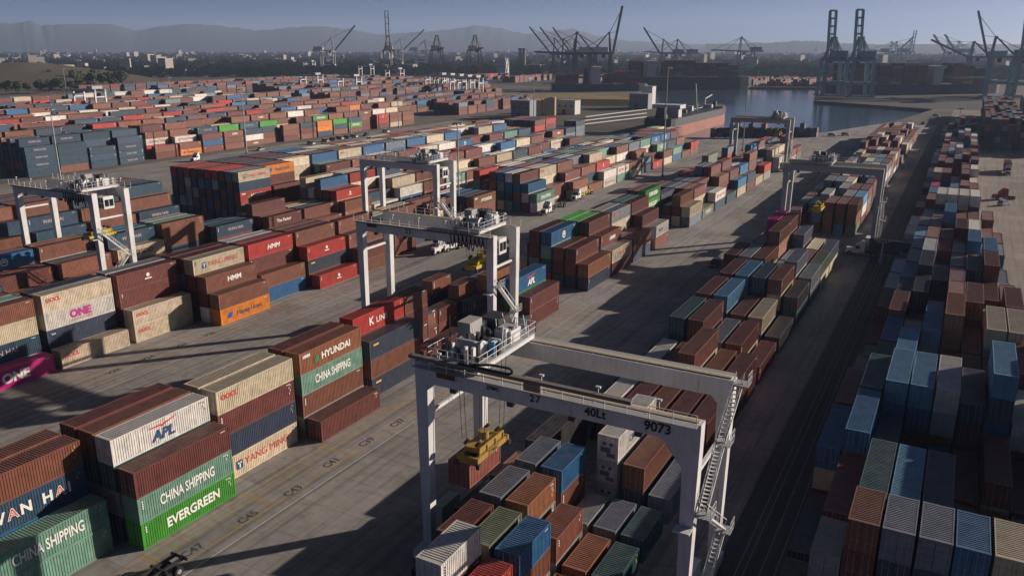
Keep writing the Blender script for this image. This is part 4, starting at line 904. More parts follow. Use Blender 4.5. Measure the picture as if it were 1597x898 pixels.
# ------------------------------------------------------------------ flood-light masts
def mast(x, y, h, label):
    root = empty('light_mast', (x, y, 0)); tag(root, label, 'light mast', 'tall flood-light masts')
    MB().tube((0, 0, 0), (0, 0, h), 0.32, 0.14, n=10).build('pole', M_CRANE2, root)
    MB().tube((0, 0, 0), (0, 0, 0.9), 0.6, n=12).build('footing', M_CONC, root)
    r = MB().tube((0, 0, h-0.5), (0, 0, h-0.35), 1.3, n=14).build('lamp_ring', M_STEEL, root)
    for k in range(6):
        a = k*math.pi/3; MB().box(1.25*math.cos(a)-0.25, 1.25*math.cos(a)+0.25, 1.25*math.sin(a)-0.25, 1.25*math.sin(a)+0.25, h-0.85, h-0.5).build('flood_lamp', M_CRANE2, r)
def mh(base, ytop):
    g = G(*base); lo, hi = 1, 90
    for _ in range(40):
        mid = (lo+hi)/2; v = Vector((g.x, g.y, mid-HC)); yy = v.dot(CD)/v.dot(CF)*FPX+IH/2
        if yy > ytop: lo = mid
        else: hi = mid
    return g.x, g.y, lo
for base, yt, lab in [((1033, 277), 96, 'tall light mast standing between the truck lane and centre stacks'), ((96, 287), 168, 'tall light mast behind the leftmost gantry crane'), ((716, 350), 190, 'tall light mast beside the two white gantry cranes'),
                      ((548, 213), 128, 'light mast at the edge of the parking lane'), ((622, 200), 132, 'light mast among the far container rows'), ((1158, 236), 130, 'light mast in front of the moored tanker bow'),
                      ((1490, 226), 168, 'light mast beside the right-hand container rows'), ((385, 240), 138, 'light mast in front of the orange containers'), ((832, 205), 125, 'light mast by the storage tanks'), ((105, 152), 106, 'light mast at the foot of the dry hill'), ((270, 185), 120, 'light mast rising from the far left yard')]:
    x, y, h = mh(base, yt); mast(x, y, min(h, 42), lab)
mast(-13.0, 205.0, 6.0, 'short lamp post on the white cross painted in the dark lane')
# ------------------------------------------------------------------ vehicles
M_WH = mat('truck_white', (0.7, 0.7, 0.7), 0.35, 0, 0.06); M_RED = mat('truck_red', (0.35, 0.03, 0.03), 0.35, 0, 0.06); M_SIL = mat('car_silver', (0.35, 0.36, 0.37), 0.3, 0.2, 0.06); M_DK = mat('car_dark', (0.03, 0.035, 0.045), 0.3, 0, 0.06)
M_CHS = mat('chassis_black', (0.025, 0.025, 0.027), 0.6); M_CHY = mat('chassis_yellow', (0.5, 0.36, 0.04), 0.6)
def wheel(root, x, y, r=0.5, w_=0.3):
    wl = MB().tube((x-w_/2, y, r), (x+w_/2, y, r), r, n=14).build('wheel', M_RUB, root)
    MB().tube((x-w_/2-0.01, y, r), (x+w_/2+0.01, y, r), r*0.5, n=10).build('rim', M_SIL, wl)
def tractor(root, m, y=0.0):
    """road tractor facing -Y, nose at y"""
    hood = MB().taper((-0.95, 0.95, y, y+1.9, 0.65), (-0.8, 0.8, y+0.25, y+1.9, 1.75)).build('hood', m, root)
    MB().box(-0.6, 0.6, y-0.03, y+0.16, 0.75, 1.45).build('grille', M_STEEL, hood)
    for s in (-1, 1): MB().box(s*0.72-0.15, s*0.72+0.15, y-0.02, y+0.2, 0.95, 1.2).build('headlight', M_TW, hood)
    MB().box(-1.15, 1.15, y-0.18, y+0.05, 0.4, 0.72).build('bumper', M_SIL, root)
    cabb = MB(); cabb.taper((-1.1, 1.1, y+1.8, y+4.3, 0.7), (-1.02, 1.02, y+2.25, y+4.3, 2.75)); cb2 = cabb.build('cab', m, root)
    MB().hexa([(-0.95, y+1.93, 1.75), (0.95, y+1.93, 1.75), (0.95, y+2.0, 1.75), (-0.95, y+2.0, 1.75), (-0.9, y+2.17, 2.6), (0.9, y+2.17, 2.6), (0.9, y+2.24, 2.6), (-0.9, y+2.24, 2.6)]).build('windshield', M_GLASS, cb2)
    for s in (-1, 1): MB().box(s*1.07-0.03, s*1.07+0.03, y+2.3, y+3.2, 1.7, 2.45).build('side_window', M_GLASS, cb2); 
    MB().taper((-1.05, 1.05, y+2.5, y+4.25, 2.75), (-0.9, 0.9, y+3.6, y+4.25, 3.7)).build('wind_deflector', m, root)
    fr = MB(); fr.box(-0.5, -0.3, y+0.4, y+7.4, 0.75, 1.0); fr.box(0.3, 0.5, y+0.4, y+7.4, 0.75, 1.0); fr.box(-0.6, 0.6, y+5.2, y+6.4, 1.0, 1.12); fr.build('frame_rail', M_CHS, root)
    for s in (-1, 1):
        MB().tube((s*0.9, y+3.0, 0.75), (s*0.9, y+4.4, 0.75), 0.33, n=12).build('fuel_tank', M_SIL, root)
        MB().beam((s*1.0, y+4.4, 1.0), (s*1.0, y+4.4, 3.6), 0.14).build('exhaust_stack', M_SIL, root)
        wheel(root, s*0.95, y+1.0)
        for yy in (5.3, 6.5): wheel(root, s*0.85, y+yy, 0.5, 0.55)
def trailer(root, y, m, L=12.2):
    f = MB()
    for s in (-1, 1): f.box(s*0.55-0.1, s*0.55+0.1, y, y+L, 1.1, 1.4)
    for k in range(6): f.box(-1.15, 1.15, y+0.1+k*(L-0.3)/5, y+0.3+k*(L-0.3)/5, 1.15, 1.35)
    f.build('trailer_frame', m, root)
    for s in (-1, 1):
        for yy in (L-2.4, L-1.1): wheel(root, s*0.85, y+yy, 0.5, 0.55)
        MB().beam((s*0.55, y+3.2, 0.1), (s*0.55, y+3.2, 1.1), 0.12).build('landing_leg', M_STEEL, root)
def truck(x, y, rz, m, label, trail=None, box=None, boxlabel=None):
    root = empty('semi_truck', (x, y, 0.012), rz); tag(root, label, 'truck', 'trucks in the terminal'); tractor(root, m)
    if trail: trailer(root, 5.0, trail)
    if box:
        o = link('shipping_container', kit(L4, H4)['whole'], None, None); o.color = (*PAL[box][0], 1)
        a = Vector((0, 5.2, 1.43)); a.rotate(Matrix.Rotation(rz, 3, 'Z')); o.location = (x+a.x, y+a.y, a.z); o.rotation_euler = (0, 0, rz)
        tag(o, boxlabel, 'container', 'containers on trailers')
def car(x, y, rz, m, label, suv=True):
    root = empty('car', (x, y, 0.012), rz); tag(root, label, 'car', 'cars in the terminal')
    b_ = MB(); b_.taper((-0.92, 0.92, 0, 4.6, 0.35), (-0.9, 0.9, 0.08, 4.55, 0.98)); bd = b_.build('body', m, root)
    h_ = 1.72 if suv else 1.45
    MB().taper((-0.86, 0.86, 1.1, 4.45, 0.981), (-0.7, 0.7, 1.8, 4.2, h_)).build('cabin', M_GLASS, root)
    MB().box(-0.7, 0.7, 1.85, 4.15, h_, h_+0.05).build('roof', m, root)
    for s in (-1, 1):
        MB().box(s*0.62-0.16, s*0.62+0.16, -0.02, 0.1, 0.62, 0.8).build('headlight', M_TW, bd)
        for yy in (0.85, 3.7): wheel(root, s*0.8, yy, 0.35, 0.24)
for (px, py), lab, tr_ in [((847, 336), 'white semi truck with bare chassis, nearer of the two by the stacks', M_CHS), ((894, 314), 'white semi truck pulling a yellow chassis, farther of the two', M_CHY)]:
    g = G(px, py); truck(g.x, g.y, 0.06, M_WH, lab, tr_)
g = G(690, 393); truck(g.x, g.y, -0.2, M_WH, 'white and yellow truck half hidden behind the middle crane', M_CHY, 'q', 'deep blue container on the truck behind the middle crane')
g = G(1113, 417); car(g.x, g.y-1, math.radians(0), M_DK, 'dark car with glazed cabin driving along the shaded lane')
g = G(1571, 319); car(g.x, g.y, math.radians(150), M_SIL, 'silver car parked on the open pavement at right')
g = G(1571, 274); truck(g.x, g.y, math.radians(0), M_WH, 'truck hauling a brown box, upper right pavement', M_CHS, 'b', 'rust brown container on the truck at upper right')
g = G(1548, 311); truck(g.x, g.y, math.radians(-60), M_RED, 'dark red tractor with no trailer beside the white reefers')
g = G(1318, 395); truck(g.x, g.y, math.radians(-88), M_WH, 'white truck crossing the dark lane with a long blue box', M_CHS, 'q', 'deep blue container on the truck crossing the dark lane')
g = G(262, 897); 
root = empty('container_chassis', (g.x, g.y-10.6, 0.012), 0); tag(root, 'bare black chassis with twin wheels at the bottom left edge', 'trailer'); trailer(root, 0, M_CHS)
g = G(-18, 655)
root = empty('container_chassis', (g.x, g.y-11.0, 0.012), 0); tag(root, 'black chassis tail in shadow at the left edge', 'trailer'); trailer(root, 0, M_CHS)
for px, py, m_, lab in [(414, 223, M_WH, 'white tractor in front of the orange containers'), (300, 253, M_WH, 'white tractor below the far reach stacker'), (172, 178, M_WH, 'white tractor next to the magenta containers'), (28, 196, M_RED, 'red tractor in the left service yard'), (97, 187, M_WH, 'white tractor in the left service yard')]:
    g = G(px, py); truck(g.x, g.y, random.uniform(-0.3, 0.3), m_, lab)
VC = {M_WH.name: 'white', M_SIL.name: 'silver', M_DK.name: 'dark', M_RED.name: 'red'}
for k, (px, py) in enumerate([(512, 222), (524, 220), (535, 218), (546, 217), (557, 215), (568, 213), (402, 236), (490, 226), (606, 207), (1304, 213), (1325, 212), (1390, 196), (1440, 195), (1452, 188), (1428, 200), (1465, 182)]):
    g = G(px, py); m_ = random.choice([M_WH, M_SIL, M_DK, M_SIL])
    car(g.x, g.y, random.choice([0.2, 1.5, 1.4]), m_, '%s car, %s counted from the left along the far roads' % (VC[m_.name], nth(k+1)))
# ------------------------------------------------------------------ ship-to-shore cranes
M_SBR = mat('sts_brown', (0.17, 0.09, 0.055), 0.6); M_SWH = mat('sts_white', (0.5, 0.5, 0.5), 0.6); M_SGR = mat('sts_blue_green', (0.24, 0.34, 0.37), 0.6); M_SDK = mat('sts_dark', (0.13, 0.12, 0.13), 0.6); M_SOR = mat('sts_orange_boom', (0.35, 0.1, 0.04), 0.6)
def sts(px, py, rz, m, label, boom=60, H=42, bl=52, span=24, mb_=None, hm=None, apex=24, t=1.7):
    g = G(px, py); root = empty('ship_crane', (g.x, g.y, 0), rz); tag(root, label, 'harbour crane', 'ship-to-shore cranes on the quays')
    w_ = 11.0; bm_ = mb_ or m
    for x in (-w_, w_):
        for y in (0, -span): 
            MB().beam((x, y, 0.8), (x*0.86, y, H), t, t*1.2).build('leg', m, root)
        MB().beam((x, 0, 14), (x, -span, 14), t*0.9, t).build('portal_beam', m, root)
        MB().beam((x, 0, 15), (x*0.9, -span, H-3), 0.8).build('diagonal_brace', m, root)
    for y in (0, -span):
        MB().beam((-w_-3, y, 1.4), (w_+3, y, 1.4), 1.6, 1.6).build('sill_beam', m, root)
        MB().beam((-w_, y, 14), (w_, y, 14), t, t).build('cross_beam', m, root); MB().beam((-w_*0.86, y, H), (w_*0.86, y, H), t, t*1.3).build('cross_beam', m, root)
    for x in (-3.2, 3.2): MB().beam((x, 3, H+0.8), (x, -span-18, H+0.8), 1.2, 2.2).build('girder', m, root)
    MB().box(-5.5, 5.5, -span-14, -span+4, H+2.2, H+8.0).build('machinery_house', hm or M_SWH, root)
    MB().box(-4.6, -1.6, -10, -6, H-4.2, H-0.4).build('operator_cabin', M_STEEL, root)
    for x in (-3.2, 3.2):
        MB().beam((x*2.2, 0, H), (x*0.6, -2, H+apex), t*0.65, t*0.75).build('apex_leg', m, root); MB().beam((x*2.2, -span, H), (x*0.6, -3, H+apex), t*0.45).build('apex_stay', m, root)
        MB().beam((x*0.6, -2, H+apex), (x, -span-15, H+2), 0.4).build('back_stay', m, root)
    MB().box(-3.2, 3.2, -3.5, -1.0, H+apex-0.6, H+apex+1.2).build('apex_head', m, root)
    a = math.radians(boom); hy, hz = 3.0, H+1.2
    tip = Vector((0, hy+bl*math.cos(a), hz+bl*math.sin(a)))
    bo = None
    for x in (-3.0, 3.0):
        o_ = MB().beam((x, hy, hz), (x, tip.y, tip.z), t*0.75, 2.0).build('boom', bm_, root); bo = bo or o_
    for k in range(1, 7):
        f = k/6; MB().beam((-3.0, hy+(tip.y-hy)*f, hz+(tip.z-hz)*f), (3.0, hy+(tip.y-hy)*f, hz+(tip.z-hz)*f), t*0.55).build('boom_tie', bm_, bo)
    for f in (0.45, 0.9):
        for x in (-2, 2): MB().beam((x, -2, H+apex), (x, hy+(tip.y-hy)*f, hz+(tip.z-hz)*f+0.8), 0.35).build('fore_stay', m, bo)
    return root
RT = YAW-math.pi/2; LF = YAW+math.pi/2; TOW = YAW+math.pi; AWY = YAW
sts(522, 113, RT, M_SWH, 'white quay crane with dark boom raised to the right, far left', 48, 40, 62, mb_=M_SDK)
sts(607, 116, TOW+0.1, M_SBR, 'brown quay crane with tall upright boom seen end on', 84, 42, 66)
sts(628, 109, RT, M_SWH, 'white quay crane raised right, beside the upright brown boom', 42, 40, 62, mb_=M_SDK)
sts(665, 106, RT+0.3, M_SWH, 'white quay crane with lowered boom among the brown ones', 6, 38, 40)
sts(683, 117, TOW+0.25, M_SBR, 'brown quay crane with orange boom lowered, left of a pair', 4, 42, 45, mb_=M_SOR)
sts(742, 118, TOW+0.25, M_SBR, 'brown quay crane with lowered boom beside the white silo', 4, 42, 45, mb_=M_SOR)
sts(862, 124, LF, M_SDK, 'dark quay crane, leftmost of three booms raised to the left', 50, 36, 52)
sts(876, 122, LF, M_SDK, 'dark quay crane, middle of three booms raised to the left', 51, 36, 52)
sts(893, 120, LF, M_SDK, 'dark quay crane with reddish boom, third raised to the left', 53, 36, 52, mb_=M_SOR)
sts(895, 140, LF+0.05, M_SDK, 'dark quay crane with lowered boom over the blue ship', 2, 40, 44)
sts(950, 138, RT, M_SDK, 'dark quay crane with nearly vertical brown boom over the ship', 80, 40, 54, mb_=M_SBR)
sts(1030, 118, LF, M_SGR, 'blue-grey quay crane with red boom raised left behind the large ship', 55, 36, 52, mb_=M_SOR, hm=M_SGR)
sts(1052, 117, LF, M_SGR, 'blue-grey quay crane with lowered boom behind the large ship', 3, 36, 52, hm=M_SGR)
sts(1150, 118, LF, M_SGR, 'blue-grey quay crane with level red boom at the open water', 2, 40, 46, mb_=M_SOR, hm=M_SGR)
sts(1290, 150, AWY-0.05, M_SGR, 'blue-green quay crane, left one of the tall pair at the basin', 82, 37, 46, span=18, hm=M_SGR, t=3.1, apex=20)
sts(1331, 152, AWY-0.05, M_SGR, 'blue-green quay crane, right one of the tall pair at the basin', 82, 37, 46, span=18, hm=M_SGR, t=3.1, apex=20)
sts(1535, 150, RT+math.pi*0.85, M_SGR, 'blue-green quay crane with upright boom near the right edge', 72, 38, 46, hm=M_SGR, t=3.1, apex=20)
sts(1588, 152, AWY-0.3, M_SGR, 'blue-green quay crane cut by the right edge of the view', 80, 38, 44, hm=M_SGR, t=3.1, apex=20)
sts(1505, 138, RT+math.pi*0.9, M_SGR, 'blue-green quay crane with lowered boom at upper right', 25, 36, 46, hm=M_SGR, t=2.4, apex=18)
for px, py, rz, bo, lab in [(1385, 104, LF, 4, 'hazy far crane behind the eastern ship, leftmost'), (1395, 105, RT, 45, 'hazy far crane with boom raised right behind the eastern ship'), (1417, 106, TOW, 82, 'hazy far crane with upright boom, twin towers'), (1472, 108, LF, 50, 'hazy dark crane with boom raised left above white sheds'), (1488, 107, LF, 52, 'hazy dark crane next to the twin raised booms')]:
    sts(px, py, rz, M_SGR, lab, bo, 36, 48, hm=M_SGR)
# ------------------------------------------------------------------ parked yard gantries (far)
def yard_gantry(px, py, lab, h=18, wx=24, rz=0.0):
    g = G(px, py); root = empty('gantry_crane', (g.x, g.y, 0), rz); tag(root, lab, 'gantry crane', 'far yard gantry cranes')
    for x in (0, wx):
        for y in (0, 8): MB().taper((x-0.5, x+0.5, y-0.5, y+0.5, 0.3), (x-0.65, x+0.65, y-0.55, y+0.55, h)).build('leg', M_CRANE, root)
        MB().beam((x, 0, h*0.8), (x, 8, h*0.8), 0.8).build('tie_beam', M_CRANE, root); MB().beam((x, -1.5, 1.3), (x, 9.5, 1.3), 1.0).build('sill_beam', M_CRANE, root)
    for y in (0, 8): MB().beam((-1, y, h+0.8), (wx+1, y, h+0.8), 1.2, 1.7).build('girder', M_CRANE2, root)
    MB().box(wx*0.7, wx*0.7+5, 0, 8, h+1.8, h+3.8).build('trolley', M_CRANE2, root)
k = 0
for px, py in [(120, 182), (528, 150), (470, 146), (602, 132), (664, 146), (677, 147), (690, 149), (702, 151), (714, 153), (474, 112), (560, 122)]:
    k += 1; yard_gantry(px, py, 'far white yard gantry, %s counted in the left background' % nth(k))
# ------------------------------------------------------------------ ships
def ship(name, px, py, rz, L, B, D, label, hull, tiers, cat='ship', red=None, house=0.25, cont=True, cols='mmbbqhnr'):
    g = G(px, py); root = empty(name, (g.x, g.y, -2.5), rz); tag(root, label, cat)
    prof_ = [(-0.5, 0.86), (-0.47, 1), (0.28, 1), (0.40, 0.72), (0.47, 0.34), (0.5, 0.02)]
    poly = [(x*L, B/2*f) for x, f in prof_] + [(x*L, -B/2*f) for x, f in prof_[::-1]]
    zw = D*0.6 if red else 0
    if red: MB().prism([(x*0.985, y*0.96) for x, y in poly], -1, zw).build('boot_topping', red, root)
    MB().prism(poly, zw if red else -1, D).build('hull', hull, root)
    MB().prism([(x*0.97, y*0.97) for x, y in poly[2:-2]], D+0.01, D+0.9).build('deck', mat('deck_paint', (0.12, 0.07, 0.05), 0.8), root)
    hx = L*(house-0.5)
    hs = MB().box(hx-(5 if cont else 3), hx+(5 if cont else 3), -B*0.4, B*(0.4 if cont else 0.2), D, D+(17 if cont else 5)).build('deck_house', M_SWH, root)
    MB().box(hx-4, hx+7, -B*0.46, B*0.46, D+(17 if cont else 5), D+(19.5 if cont else 7.2)).build('bridge', M_SWH, hs); MB().box(hx+7.01, hx+7.05, -B*0.5, B*0.5, D+(17.6 if cont else 5.5), D+(19 if cont else 6.8)).build('bridge_window', M_GLASS, hs)
    MB().taper((hx-14, hx-8, -3, 3, D), (hx-13, hx-9, -2.5, 2.5, D+(18 if cont else 6))).build('funnel', hull, root)
    if cont:
        vs, fs, cs = [], [], []; rnd = random.Random(int(px))
        x = -0.46*L
        while x < 0.36*L:
            if abs(x+6-hx) < 14: x += 13.5; continue
            nr = int(B*0.92/2.6) if x < 0.25*L else int(B*0.7/2.6)
            tt = max(2, tiers-(2 if x > 0.28*L else 0)-rnd.choice([0, 0, 1]))
            for r in range(nr):
                for t in range(tt):
                    if 0 < r < nr-1 and t < tt-1: continue
                    y0 = -nr*1.3+2.6*r; z0 = D+1+2.7*t; kk = len(vs); c = PAL[rnd.choice(cols)][0]
                    vs += [(x, y0, z0), (x+12.1, y0, z0), (x+12.1, y0+2.44, z0), (x, y0+2.44, z0), (x, y0, z0+2.6), (x+12.1, y0, z0+2.6), (x+12.1, y0+2.44, z0+2.6), (x, y0+2.44, z0+2.6)]
                    for f in ((0, 3, 2, 1), (4, 5, 6, 7), (0, 1, 5, 4), (1, 2, 6, 5), (2, 3, 7, 6), (3, 0, 4, 7)): fs.append(tuple(kk+j for j in f))
                    cs += [(*c, 1)]*8
            x += 13.5
        me = bpy.data.meshes.new('deck_containers'); me.from_pydata(vs, [], fs); at = me.color_attributes.new('Col', 'FLOAT_COLOR', 'POINT'); at.data.foreach_set('color', np.array(cs, 'f').ravel()); me.materials.append(M_STUFF)
        tag(link('deck_containers', me, root), kind='stuff')
    return root
M_HB = mat('hull_black', (0.03, 0.032, 0.04), 0.5); M_HBL = mat('hull_blue', (0.02, 0.05, 0.09), 0.5); M_HRED = mat('hull_red', (0.27, 0.095, 0.07), 0.7, 0, 0.3, 0.15)
ship('container_ship', 1072, 136, YAW, 160, 26, 15, 'large dark container ship moored across the basin', M_HB, 7, house=0.2)
ship('container_ship', 935, 142, YAW, 110, 22, 10, 'blue-hulled container ship beneath the dark quay cranes', M_HBL, 5, house=0.45)
ship('container_ship', 1425, 146, YAW+0.05, 190, 26, 12, 'container ship with high brown stacks behind the blue-green cranes', M_HB, 8, house=0.6, cols='mmmbmbqy')
tk = ship('tanker_ship', 1092, 195, math.pi/2-0.02, 132, 19, 11.0, 'tanker with black hull and salmon bottom moored at the dock', M_HB, 0, red=M_HRED, house=0.13, cont=False)
tk.location = (-156.5, 531, -2.5)
for i, y in enumerate((-30, -12, 6, 24, 40)): MB().box(y, y+3, -5+2*(i % 3), -1+2*(i % 2), 11.9, 14+(i % 3)).build('deck_equipment', M_SWH if i % 2 else M_STEEL, tk)
MB().beam((-2, -3, 11.9), (-14, -5, 29), 0.7).build('deck_crane_boom', M_SWH, tk); MB().beam((38, 4, 11.9), (38, 4, 17), 0.6).build('derrick_post', M_SWH, tk); MB().beam((38, 4, 17), (50, 3, 19), 0.6).build('derrick_arm', M_SWH, tk); MB().beam((-60, 0, 12.2), (52, 0, 12.4), 0.5).build('deck_pipe', M_GREY, tk)
# ------------------------------------------------------------------ buildings, tanks, dock pipes on the spit
def block(px, py, sx, sy, h, m, lab, rz=0.0, cat='building', win=0):
    g = G(px, py); root = empty('building', (g.x, g.y, 0), rz); tag(root, lab, cat)
    wl = MB().box(0, sx, 0, sy, 0, h).build('wall', m, root); MB().box(-0.3, sx+0.3, -0.3, sy+0.3, h, h+0.4).build('roof', M_GREY, root)
    MB().box(sx*0.3, sx*0.3+3, -0.06, -0.01, 0, 3.6).build('door', M_STEEL, root)
    for k in range(max(2, int(sx/5))): MB().box(sx*(k+0.3)/max(2, int(sx/5)), sx*(k+0.3)/max(2, int(sx/5))+1.6, -0.05, -0.01, h*0.55, h*0.55+1.4).build('window', M_GLASS, root)
    return root
M_BW = mat('building_white', (0.5, 0.49, 0.47), 0.7); M_BB = mat('building_beige', (0.45, 0.34, 0.22), 0.7); M_BG = mat('building_grey', (0.2, 0.23, 0.26), 0.7)
block(981, 170, 16, 10, 12, M_BG, 'pale blue-grey shed next to the white block on the spit'); block(1000, 168, 9, 9, 17, M_BW, 'tall white block building on the spit by the tanker')
block(797, 184, 15, 10, 12, M_BG, 'grey box building beside the tank pipes'); block(868, 178, 15, 10, 10, M_BW, 'white shed right of the beige vessels'); block(775, 121, 16, 12, 30, M_BW, 'tall white silo tower in the middle distance'); block(822, 112, 30, 16, 14, M_BB, 'beige warehouse behind the twin chimneys')
block(625, 112, 30, 16, 14, M_BG, 'blue-grey block under the brown cranes'); block(3, 187, 20, 10, 9, M_BB, 'beige service shed at the far left edge')
block(150, 106, 40, 10, 5, M_BB, 'long low white warehouse at the foot of the city'); block(60, 96, 60, 14, 6, M_BB, 'pale low warehouse beyond the hill trees'); block(300, 110, 70, 20, 8, M_BB, 'beige low warehouse in the left distance')
def tank(px, py, r, h, m, lab):
    g = G(px, py); root = empty('storage_tank', (g.x, g.y, 0)); tag(root, lab, 'tank', 'storage tanks on the spit')
    MB().tube((0, 0, 0), (0, 0, h), r, n=20).build('shell', m, root); MB().tube((0, 0, h), (0, 0, h+r*0.2), r, r*0.1, n=20).build('roof', m, root)
for i, (px, py, r, h) in enumerate([(838, 180, 4, 11), (855, 180, 3.2, 12), (845, 176, 3.5, 10), (862, 180, 2.4, 13), (819, 180, 3, 12)]): tank(px, py, r, h, M_BB, 'beige upright vessel, %s from the left on the spit' % nth(i+1))
for i in range(2):
    g = G(811+6*i, 112); root = empty('chimney', (g.x, g.y, 0)); tag(root, ['left', 'right'][i] + ' one of two dark chimneys beside the beige warehouse', 'chimney'); MB().tube((0, 0, 0), (0, 0, 44), 4, 3.2, n=12).build('stack', M_SDK, root); MB().tube((0, 0, 42), (0, 0, 45), 3.7, n=12).build('stack_rim', M_STEEL, root)
for i in range(3):
    a, b_ = G(893+10*i, 200-7*i), G(1008, 186-6*i)
    tag(MB().beam((a.x, a.y, 1.6), (b_.x, b_.y, 1.6), 0.55).build('pipeline', M_BW), ['lowest', 'middle', 'upper'][i] + ' white pipeline running along the spit to the tanker', 'pipeline')
# grassy berm on the spit
mb = MB(); a, b_ = G(700, 163), G(985, 166); a2, b2 = G(700, 153), G(985, 155)
mb.hexa([(a.x, a.y, 0.01), (b_.x, b_.y, 0.01), (b2.x, b2.y, 0.01), (a2.x, a2.y, 0.01), (a.x*0.9+a2.x*0.1, a.y*0.9+a2.y*0.1, 5), (b_.x*0.9+b2.x*0.1, b_.y*0.9+b2.y*0.1, 5), (b2.x, b2.y, 5), (a2.x, a2.y, 5)])
tag(mb.build('grassy_berm', mat('dry_grass', (0.2, 0.15, 0.055), 0.95, 0, 0.35, 0.06)), kind='structure')
sheet('wharf_pavement', [(-126, 828), (-24, 763), (10, 763), (10, 1190), (-150, 1100), (-139, 905)], 0.004, ground_mat('wharf_asphalt', (0.07, 0.065, 0.062), joints=False))
sheet('far_shore_pavement', [(-900, 1030), (-365, 1012), (-250, 1064), (-152, 1104), (60, 1210), (200, 1700), (-900, 1700)], 0.004, ground_mat('shore_asphalt', (0.08, 0.075, 0.07), joints=False))
# ------------------------------------------------------------------ hills and mountains
def ridge(name, prof_px, D, depth, m, y0=72.0, sub=6, amp=0.12, seed=1):
    rnd = random.Random(seed); pts = []
    for (xa, ya), (xb, yb) in zip(prof_px[:-1], prof_px[1:]):
        for k in range(sub):
            f = k/sub; pts.append((xa+(xb-xa)*f, ya+(yb-ya)*f+rnd.uniform(-1, 1)*0.9))
    vs, fs = [], []; rows = 7
    for i, (px, py) in enumerate(pts):
        d = CR*((px-IW/2)/FPX)+CD*((72-IH/2)/FPX)+CF; dh = Vector((d.x, d.y)); sc_ = dh.length; dh.normalize(); Dd = D
        hgt = max(5, (y0-py)/FPX*Dd/ sc_*1.0)
        for r in range(rows):
            t = r/(rows-1); fold = (rnd.uniform(-1, 1)*amp if 0 < r < rows-1 else 0)
            q = dh*(Dd-depth*(1-t)+depth*fold*0.6); vs.append((q.x, q.y, (hgt+HC)*max(0, (t**1.25)+fold*t*(1-t)*2.5) if r else -5))
    for i in range(len(pts)-1):
        for r in range(rows-1): k = i*rows+r; fs.append((k, k+rows, k+rows+1, k+1))
    me = bpy.data.meshes.new(name); me.from_pydata(vs, [], fs); me.materials.append(m)
    for p in me.polygons: p.use_smooth = True
    return tag(link(name, me), kind='structure')
M_MT = mat('mountain_haze_blue', (0.035, 0.05, 0.068), 0.95, 0, 0.3, 0.002); M_HL = mat('hill_grass', (0.075, 0.06, 0.035), 0.95, 0, 0.35, 0.02)  # mountain base colour carries the blue of distance haze, bluer than bare scrub
ridge('mountains', [(-420, 44), (-200, 40), (-60, 42), (0, 38), (30, 39), (52, 34), (70, 42), (100, 40), (180, 40), (215, 49), (245, 44), (300, 39), (345, 42), (400, 49), (450, 45), (500, 43), (540, 46), (590, 55), (640, 52), (700, 48), (745, 41), (780, 46), (820, 54), (850, 51), (893, 46), (930, 57), (980, 64), (1060, 69), (1200, 70)], 9000, 2600, M_MT, seed=3)
ridge('hills', [(1100, 74), (1180, 73), (1215, 72), (1245, 70), (1270, 70), (1290, 72), (1330, 74), (1420, 75), (1700, 76), (2000, 76)], 6500, 1500, M_MT, y0=78, seed=5)
# dry hill on the left
def dry_hill():
    vs, fs = [], []; n, m_ = 34, 18; rnd = random.Random(4)
    o0 = G(-160, 146); e0 = G(205, 141); ax = (e0-o0); ax.z = 0; dp = Vector((-ax.y, ax.x, 0)).normalized()*330
    for i in range(n):
        for j in range(m_):
            u, v = i/(n-1), j/(m_-1); p = o0+ax*u+dp*v
            b_ = (min(1, (1-u)*1.5)**0.8)*math.sin(math.pi*min(1, v*0.62))**0.9
            vs.append((p.x, p.y, 27*b_+rnd.uniform(-0.7, 0.7)*b_-0.4))
    for i in range(n-1):
        for j in range(m_-1): k = i*m_+j; fs.append((k, k+m_, k+m_+1, k+1))
    me = bpy.data.meshes.new('dry_hill'); me.from_pydata(vs, [], fs); me.materials.append(M_HL)
    for p in me.polygons: p.use_smooth = True
    tag(link('dry_hill', me), kind='structure')
dry_hill()
# ------------------------------------------------------------------ trees and city
M_LEAF = mat('foliage', (0.045, 0.06, 0.022), 0.9, 0, 0.5, 0.25); M_BARK = mat('bark', (0.06, 0.045, 0.03), 0.9)
def crown_mesh(seed, r, h, n=420):
    rnd = random.Random(seed); mb = MB(); cl = [(rnd.uniform(-0.6, 0.6)*r, rnd.uniform(-0.6, 0.6)*r, h*rnd.uniform(0.5, 0.95), r*rnd.uniform(0.35, 0.6)) for _ in range(9)]
    for _ in range(n):
        cx, cy, cz, cr = rnd.choice(cl); v = Vector((rnd.gauss(0, 1), rnd.gauss(0, 1), rnd.gauss(0, 0.8))); v.normalize(); p = Vector((cx, cy, cz))+v*cr*rnd.uniform(0.6, 1.0)
        a = Vector((rnd.gauss(0, 1), rnd.gauss(0, 1), rnd.gauss(0, 1))).normalized()*rnd.uniform(0.35, 0.8); b_ = a.cross(v).normalized()*rnd.uniform(0.35, 0.8)
        mb.quad(p-a-b_, p+a-b_, p+a+b_, p-a+b_)
    return mb.mesh('crown', M_LEAF)
CROWNS = [crown_mesh(s, 4.6, 9.5) for s in range(4)]
def trunk_mesh():
    mb = MB(); mb.tube((0, 0, 0), (0.1, 0, 5), 0.35, 0.2, n=7); mb.tube((0.1, 0, 4), (1.6, 0.6, 7.5), 0.18, 0.08, n=6); mb.tube((0.1, 0, 4), (-1.4, -0.5, 7.8), 0.18, 0.08, n=6); return mb.mesh('trunk', M_BARK)
TRUNK = trunk_mesh()
